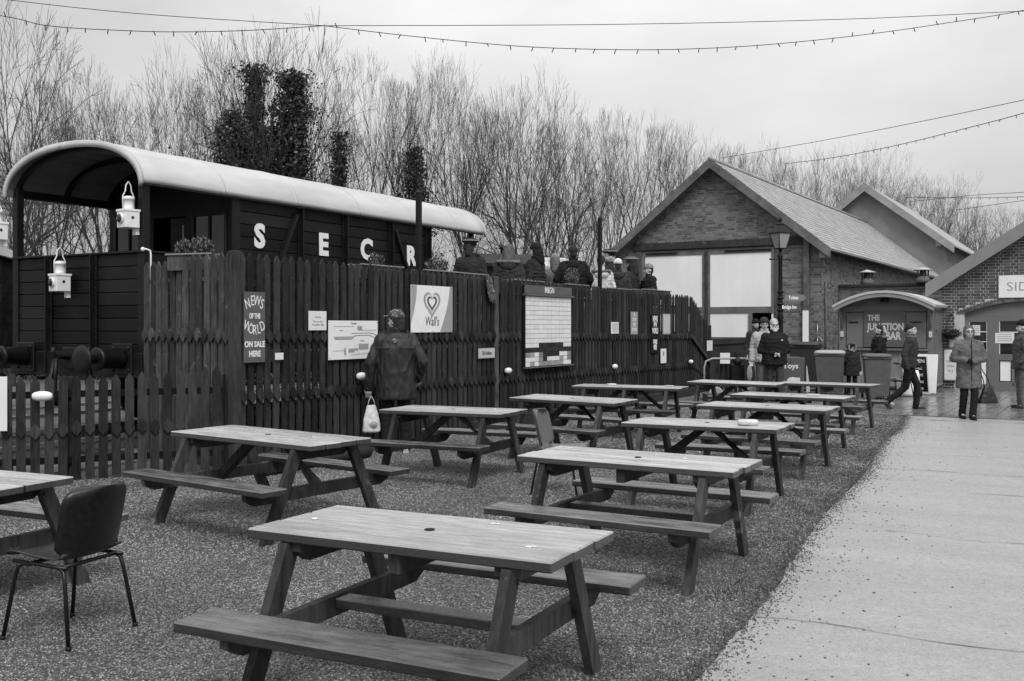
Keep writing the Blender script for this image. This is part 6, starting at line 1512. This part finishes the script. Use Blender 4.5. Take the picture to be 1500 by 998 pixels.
plat(950,388,.8,'woman in a pale knitted hat and black padded coat, nearest the shed on the platform',R(190),jac='c_black',bulk=1.2,hat='beanie',hatm='c_knit',hair='short',quilt=1,hood='down',seed=30)
# ---------------------------------------------------------------- trees
def twig(mb,a,b,ra,rb,k=3):
    d=(b-a); 
    if d.length<1e-5: return
    d.normalize(); x=d.cross(Vector((0,0,1)) if abs(d.z)<.9 else Vector((1,0,0))).normalized(); y=d.cross(x); n=len(mb.v)
    for p,r in ((a,ra),(b,rb)):
        for i in range(k):
            t=2*math.pi*i/k; mb.v.append(tuple(p+(x*math.cos(t)+y*math.sin(t))*r))
    for i in range(k): mb.f.append((n+i,n+(i+1)%k,n+k+(i+1)%k,n+k+i)); mb.sm.append(k>3)
def grow(mb,rr,p,d,r,L,lev,cfg):
    segs=(9,6,4,3,2,2)[lev]; seg=L/segs; k=(8,5,4,3,3,3)[lev]; pts=[p.copy()]; dirs=[]; 
    for i in range(segs):
        t=(i+1)/segs; nd=d+Vector((rr.gauss(0,1),rr.gauss(0,1),rr.gauss(0,.6)))*cfg['wob']*(.5 if lev==0 else 1)
        nd.z+=cfg['trop'][min(lev,3)]; nd.normalize(); q=p+nd*seg; r2=r*(1-(.75 if lev else .6)*t)
        r1=r*(1-(.75 if lev else .6)*(i/segs)); twig(mb,p,q,max(r1,.007),max(r2,.006),k); p=q; d=nd; pts.append(p.copy()); dirs.append((d.copy(),r2))
    if lev>=cfg['lev']: return
    nch=cfg['n'][lev]
    for c in range(nch):
        t=rr.uniform(cfg['start'][lev],1.0); 
        if c<2 and lev>0: t=1.0-.1*c
        f=t*segs; i=min(int(f),segs-1); u=f-i; bp=pts[i].lerp(pts[i+1],u); bd,br=dirs[i]
        ang=R(rr.uniform(*cfg['ang'][lev])); az_=rr.uniform(0,6.283) if lev else (c*2.4+rr.uniform(-.4,.4))
        x=bd.cross(Vector((0,0,1)) if abs(bd.z)<.95 else Vector((1,0,0))).normalized(); y=bd.cross(x)
        nd=(bd*math.cos(ang)+(x*math.cos(az_)+y*math.sin(az_))*math.sin(ang)).normalized()
        cl=L*cfg['len'][lev]*rr.uniform(.7,1.15)*(1-.5*t if lev==0 else 1-.3*t); grow(mb,rr,bp,nd,br*cfg['rad'][lev]*rr.uniform(.8,1.1),cl,lev+1,cfg)
def fork(mb,rr,p,d,r,L,lev,cfg):
    """a limb that curves gently upward, carries side twigs and forks at its end"""
    k=(8,6,5,4,3,3,3,3,3)[lev]; segs=(9 if lev==0 else 4 if lev<3 else 3 if lev<5 else 2); seg=L/segs; pts=[p.copy()]; ds=[]
    rt=r*cfg['taper']
    for i in range(segs):
        nd=d+Vector((rr.gauss(0,1),rr.gauss(0,1),rr.gauss(0,.5)))*(cfg['wob']*(.35 if lev==0 else 1)); nd.z+=cfg['up'] if lev else .05; nd.normalize(); q=p+nd*seg
        f0,f1=i/segs,(i+1)/segs; twig(mb,p,q,max(r+(rt-r)*f0,.006),max(r+(rt-r)*f1,.0055),k); p=q; d=nd; pts.append(p.copy()); ds.append(d.copy())
    if lev>=cfg['lev']: return
    # side shoots
    ns=cfg['side'][lev]
    for c in range(ns):
        t=rr.uniform(.25 if lev else .45,.98); i=min(int(t*segs),segs-1); bp=pts[i].lerp(pts[i+1],t*segs-i); bd=ds[i]
        x=bd.cross(Vector((0,0,1)) if abs(bd.z)<.95 else Vector((1,0,0))).normalized(); y=bd.cross(x); az_=rr.uniform(0,6.283); an=R(rr.uniform(28,58))
        nd=(bd*math.cos(an)+(x*math.cos(az_)+y*math.sin(az_))*math.sin(an)).normalized()
        fork(mb,rr,bp,nd,r*.42,L*rr.uniform(.45,.75)*(.8 if lev else .9),min(lev+2,cfg['lev']),cfg)
    nf=cfg['split0'] if lev==0 else (3 if rr.random()<.35 else 2); a0=rr.uniform(0,6.283)
    for c in range(nf):
        x=d.cross(Vector((0,0,1)) if abs(d.z)<.95 else Vector((1,0,0))).normalized(); y=d.cross(x); az_=a0+c*6.283/nf+rr.uniform(-.4,.4); an=R(rr.uniform(*cfg['ang0']) if lev==0 else rr.uniform(*cfg['ang']))
        nd=(d*math.cos(an)+(x*math.cos(az_)+y*math.sin(az_))*math.sin(an)).normalized()
        fork(mb,rr,p,nd,rt*(.62 if lev==0 else .78),L*(cfg['l1'] if lev==0 else cfg['lr'])*rr.uniform(.82,1.12),lev+1,cfg)
def tree_mesh(seed,**k):
    rr=random.Random(seed*17+3); cfg=dict(wob=.06,up=.055,taper=.76,lev=7,side=(2,2,2,1,1,1,0,0),split0=5,ang0=(14,42),ang=(12,33),l1=.62,lr=.8,h=3.4,r0=.17); cfg.update(k); mb=MB()
    fork(mb,rr,Vector((0,0,-.1)),Vector((rr.uniform(-.03,.03),rr.uniform(-.03,.03),1)),cfg['r0'],cfg['h'],0,cfg)
    zl=sorted(v[2] for v in mb.v); zs=zl[int(len(zl)*.998)]; s=10/zs; mb.v=[(x*s,y*s,z*s) for x,y,z in mb.v]; return mb
VAR=[dict(seed=1),dict(seed=2,ang0=(10,34),ang=(9,26),split0=4,h=4.4),dict(seed=3,h=5.2,split0=4,side=(7,2,2,1,1,1,0,0),l1=.42,ang0=(10,30)),dict(seed=4,ang0=(8,30),split0=4,r0=.13),dict(seed=5,wob=.08,split0=5,h=2.6,l1=.75),dict(seed=6,ang0=(18,50),ang=(12,32),split0=6,wob=.08,h=2.8,l1=.75)]
TM=[]
for v_ in VAR:
    k=dict(v_); sd_=k.pop('seed'); cfg_h=k
    mb=tree_mesh(sd_,**k)
    # trunk part: first 9 segments of level 0
    nt_v=9*16; trunk=MB(); trunk.v=mb.v[:nt_v]; trunk.f=[f for f in mb.f if max(f)<nt_v]; trunk.sm=[True]*len(trunk.f)
    crown=MB(); crown.v=mb.v[nt_v:]; crown.f=[tuple(i-nt_v for i in f) for f in mb.f if min(f)>=nt_v]; crown.sm=[False]*len(crown.f)
    wx=max(abs(x) for x,y,z in mb.v); TM.append((trunk.mesh('trunk',M['bark']),crown.mesh('crown',M['bark']),sorted(abs(x) for x,y,z in crown.v)[int(len(crown.v)*.97)]))
TMF=[]
def tree(px,top,d,var,halfw,label,rz_=0,group='bare winter trees behind the yard',ivy=None,far=False,z0=0):
    tm,cm,wx=TM[var]; h=EYE+(477-top)/F*d-z0; sz=h/10; sx=(halfw/F*d)/wx
    T=thing('bare_tree',label,'tree',G(px,d)+Vector((0,0,z0)),rz_,group)
    sx=min(max(sx,sz*.55),sz*1.6)
    T.scale=(sx,sx,sz)
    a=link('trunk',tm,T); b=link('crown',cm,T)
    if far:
        for o_ in (a,b): o_.material_slots[0].link='OBJECT'; o_.material_slots[0].material=M['bark_hazed']
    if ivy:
        q=MB()
        for (cx,z0_,z1_,r0_,r1_,n_) in ivy:
            for i in range(n_):
                t=rnd.random(); z=z0_+(z1_-z0_)*t; rad=(r0_+(r1_-r0_)*t)*(.75+.5*noise.noise(Vector((z*1.3,cx,px*.1))))*(1+.9*noise.noise(Vector((z*4,cx*3,px))))
                rr_=rad*(math.sqrt(rnd.random()) if rnd.random()<.6 else abs(rnd.gauss(0,.75))); an=rnd.random()*6.283; an2=rnd.random()*6.283; s_=rnd.uniform(.035,.07)
                c=Vector((cx+rr_*math.cos(an),rr_*math.sin(an),z+rnd.gauss(0,.1)))
                u=Vector((rnd.gauss(0,1),rnd.gauss(0,1),rnd.gauss(0,1))).normalized(); v=u.cross(Vector((rnd.gauss(0,1),rnd.gauss(0,1),rnd.gauss(0,1)))).normalized()
                q.add([c-u*s_,c-v*s_*.7,c+u*s_,c+v*s_*.7],[(0,1,2,3)])
        o_=q.build('ivy',M['ivy'],T); o_.scale=(1/sx,1/sx,1/sz)
    return T
tree(18,5,27,4,95,'large bare tree at the left edge reaching the top of the picture',.5)
tree(72,120,34,5,80,'spreading bare tree low behind the carriage at the left',2.1)
tree(150,98,40,0,75,'round crowned bare tree above the near end of the brake van roof',1.2)
tree(262,82,36,3,60,'slender bare tree with one straight trunk above the middle of the van roof',2.7)
tree(318,120,38,1,50,'narrow bare tree just left of the ivy covered tree',.9)
tree(395,42,33,0,105,'broad bare tree with two thick ivy covered stems above the van roof',3.3,ivy=[(-.75,4,10,1.05,.5,17000),(.5,4,10.2,.6,.35,10000),(1.2,3,8.6,1.0,.5,12000),(-.1,2.5,8.2,1.6,1.2,18000)])
tree(443,70,37,5,70,'bare tree directly right of the ivy clad stems',4.3)
tree(497,130,35,3,30,'thin ivy wrapped tree right of the big ivy covered tree',.4,ivy=[(0,3,8.4,.7,.3,5000)])
tree(545,88,38,1,55,'tall upright bare tree above the letter C of the van',1.9)
tree(610,90,36,1,45,'upright bare tree with ivy up its trunk right of the letter R',3.9,ivy=[(.1,3,8.0,.95,.4,6500)])
tree(684,104,34,2,62,'bare tree with a clear straight trunk at the far end of the van',.3)
tree(765,116,37,0,70,'wide bare tree above the middle of the platform group',2.6)
tree(805,140,42,5,55,'bare tree with ivy low on its stems above the man in black',4.1,ivy=[(0,1,4.5,.8,.4,5000)])
tree(845,165,39,4,48,'dark dense bare tree left of the shed roof',3.4)
tree(885,180,46,1,45,'thin upright bare tree touching the left slope of the shed roof',.8)
tree(930,165,38,1,60,'tall vase shaped bare tree rising behind the left slope of the shed roof',1.1)
tree(1003,185,42,0,55,'bare tree nearest the peak of the shed roof',4.8)
# beyond the shed; distance haze put into the paler bark colour
for i,(px,top,d,var,hw,lab) in enumerate([(1090,215,72,1,50,'pale bare tree behind the right slope of the shed roof, nearest the ridge'),(1135,212,75,0,50,'pale rounded bare tree second along behind the shed roof'),(1180,222,74,4,45,'pale bare tree third along behind the shed roof'),
    (1250,214,62,2,52,'tall pale bare tree rising behind the grey gable peak'),(1215,240,80,5,45,'pale low bare tree left of the grey gable'),(1308,255,85,0,55,'pale bare tree right of the grey gable peak'),(1350,262,84,1,45,'pale bare tree over the right slope of the grey gable'),
    (1400,258,70,5,55,'pale branching bare tree above the gap before the cafe roof'),(1440,300,88,0,45,'low pale bare tree near the cafe roof slope'),(1483,302,80,4,40,'low pale bare tree at the right edge above the cafe roof')]):
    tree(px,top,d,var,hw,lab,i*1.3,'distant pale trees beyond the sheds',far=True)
# tangled scrub behind the railway: one mass
q=MB(); rr=random.Random(5)
for i in range(15000):
    px=rr.uniform(-80,880)
    if px<230 and rr.random()<.6: continue
    d=rr.uniform(27,44); g=G(px,d); h=rr.uniform(.8,3.8)*(.7+.5*noise.noise(Vector((px*.012,d*.1,0)))); a=g+Vector((0,0,rr.uniform(0,2.5))); b=a+Vector((rr.gauss(0,.5),rr.gauss(0,.5),h*.5)); twig(q,a,b,.014,.006)
    twig(q,b,b+Vector((rr.gauss(0,.35),rr.gauss(0,.35),h*.35)),.006,.004)
q.build('scrub',M['scrub'],kind='stuff',label='tangled dead scrub and brambles behind the railway line',cat='scrub')
q=MB(); rr=random.Random(6)
for i in range(34000):
    px=rr.uniform(-80,880); d=rr.uniform(30,42); g=G(px,d); zm=1.6+1.7*noise.noise(Vector((px*.014,0,3))); z=rr.random()**1.3*max(zm,.6); s_=rr.uniform(.05,.12)
    u=Vector((rr.gauss(0,1),rr.gauss(0,1),rr.gauss(0,1))).normalized(); v=u.cross(Vector((rr.gauss(0,1),rr.gauss(0,1),1))).normalized(); c=g+Vector((0,0,z)); q.add([c-u*s_,c-v*s_,c+u*s_,c+v*s_],[(0,1,2,3)])
q.build('undergrowth',M['ivy'],kind='stuff',label='dark leafy undergrowth along the back of the railway',cat='undergrowth')
q=MB(); rr=random.Random(8)
for i in range(9000):
    px=rr.uniform(1050,1540); d=rr.uniform(76,95); g=G(px,d); a=g+Vector((0,0,rr.uniform(0,7))); b=a+Vector((rr.gauss(0,.9),rr.gauss(0,.5),rr.uniform(1,3))); twig(q,a,b,.03,.012)
q.build('scrub',M['bark_hazed'],kind='stuff',label='distant pale woodland filling the gaps beyond the sheds',cat='woodland')
# pale industrial building seen through the van veranda
PBt=thing('pale_building','pale flat roofed building seen through the open veranda of the brake van','building',G(-60,62),-.06)
q=MB(); q.box(0,9.5,0,12,0,9.2); q.build('wall',M['wallpale'],PBt)
q=MB(); q.cbox(-.1,9.6,-.1,12,9.2,9.45,.02); q.build('parapet',M['hutlight'],PBt)
for i in range(12): q=MB(); q.cbox(i*.8+.05,i*.8+.12,-.04,0,0,9.1,.005); q.build('cladding_rib',M['hutlight'],PBt)

# ---------------------------------------------------------------- overhead wires and festoon lights
def wire(name,label,cat,pts,r,sag=0,bulbs=0,group=None,seed=0):
    """pts: (px,py,d)"""
    W=[G(p[0],p[2],p[1]) for p in pts]; o0=W[0].copy(); rr=random.Random(seed)
    # smooth path through the points
    path=[]
    for i in range(len(W)-1):
        p0=W[max(i-1,0)];p1=W[i];p2=W[i+1];p3=W[min(i+2,len(W)-1)]
        for k in range(10):
            u=k/10; path.append(.5*((2*p1)+(p2-p0)*u+(2*p0-5*p1+4*p2-p3)*u*u+(3*p1-p0-3*p2+p3)*u**3))
    path.append(W[-1])
    T=thing(name,label,cat,o0,0,group); q=MB(); q.tube([p-o0 for p in path],r,6); q.build('cable',M['cable'],T)
    if bulbs:
        L=[0]
        for a,b in zip(path[:-1],path[1:]): L.append(L[-1]+(b-a).length)
        n_=int(L[-1]/bulbs); hm=MB(); hm.tube([(0,0,.01),(0,0,-.045)],[.006,.008],6); hm.ell((0,0,-.055),(.008,.008,.013),n=6); me=hm.mesh('bulb',M['cable'])
        for i in range(n_):
            s=(i+.5+rr.uniform(-.1,.1))*bulbs; j=max(k for k in range(len(L)) if L[k]<=s); j=min(j,len(path)-2); u=(s-L[j])/max(L[j+1]-L[j],1e-4); p=path[j].lerp(path[j+1],u)-o0
            link('bulb',me,T,p,(rr.uniform(-.6,.6)+(math.pi if rr.random()<.18 else 0),rr.uniform(-.5,.5),0))
    return T
wire('overhead_cable','thin plain cable crossing the sky from the top left corner to the hanger','cable',[(-400,-50,13),(-40,-6,14),(200,20,14),(475,38,14)],.005)
wire('overhead_cable','long plain cable running almost level across the top of the sky','cable',[(475,38,14),(900,36,14.5),(1250,28,15),(1540,15,15),(1900,4,15.5)],.005)
wire('festoon_lights','string of small festoon bulbs sagging across the sky at upper left','string lights',[(-400,-30,13),(-20,20,14),(70,38,14),(180,45,14),(260,47,14),(360,45,14),(475,38,14)],.0055,bulbs=.31,seed=1)
wire('festoon_lights','long sagging string of festoon bulbs across the middle and right of the sky','string lights',[(475,38,14),(600,53,14),(760,68,14.2),(900,73,14.4),(1010,72,14.6),(1120,66,14.8),(1250,53,15),(1380,35,15),(1540,7,15),(1900,-75,15.5)],.0055,bulbs=.31,seed=2)
wire('hanging_cable','short cable end hanging straight down from the junction of the festoon strings','cable',[(475,36,14),(475,50,14),(472,78,14)],.005)
wire('overhead_cable','plain cable rising to the right edge from the shed roof peak','cable',[(1055,232,31),(1200,207,26),(1350,178,22),(1540,138,19),(1900,60,15)],.007)
wire('festoon_lights','string of festoon bulbs rising to the right edge above the shed roof','string lights',[(1150,240,30),(1215,232,28),(1300,216,25),(1400,192,22),(1540,154,19),(1900,40,15)],.008,bulbs=.42,seed=3)
wire('overhead_cable','thin cable at the right edge, upper of three over the cafe roof','cable',[(1330,296,34),(1430,286,30),(1540,279,27),(1900,250,24)],.008)
wire('festoon_lights','short string of festoon bulbs at the right edge over the cafe roof','string lights',[(1330,289,34),(1430,290,30),(1540,286,27),(1900,262,24)],.008,bulbs=.5,seed=4)
wire('overhead_cable','thin cable at the right edge, lowest over the cafe roof','cable',[(1400,308,32),(1470,298,30),(1540,288,28),(1900,235,24)],.008)
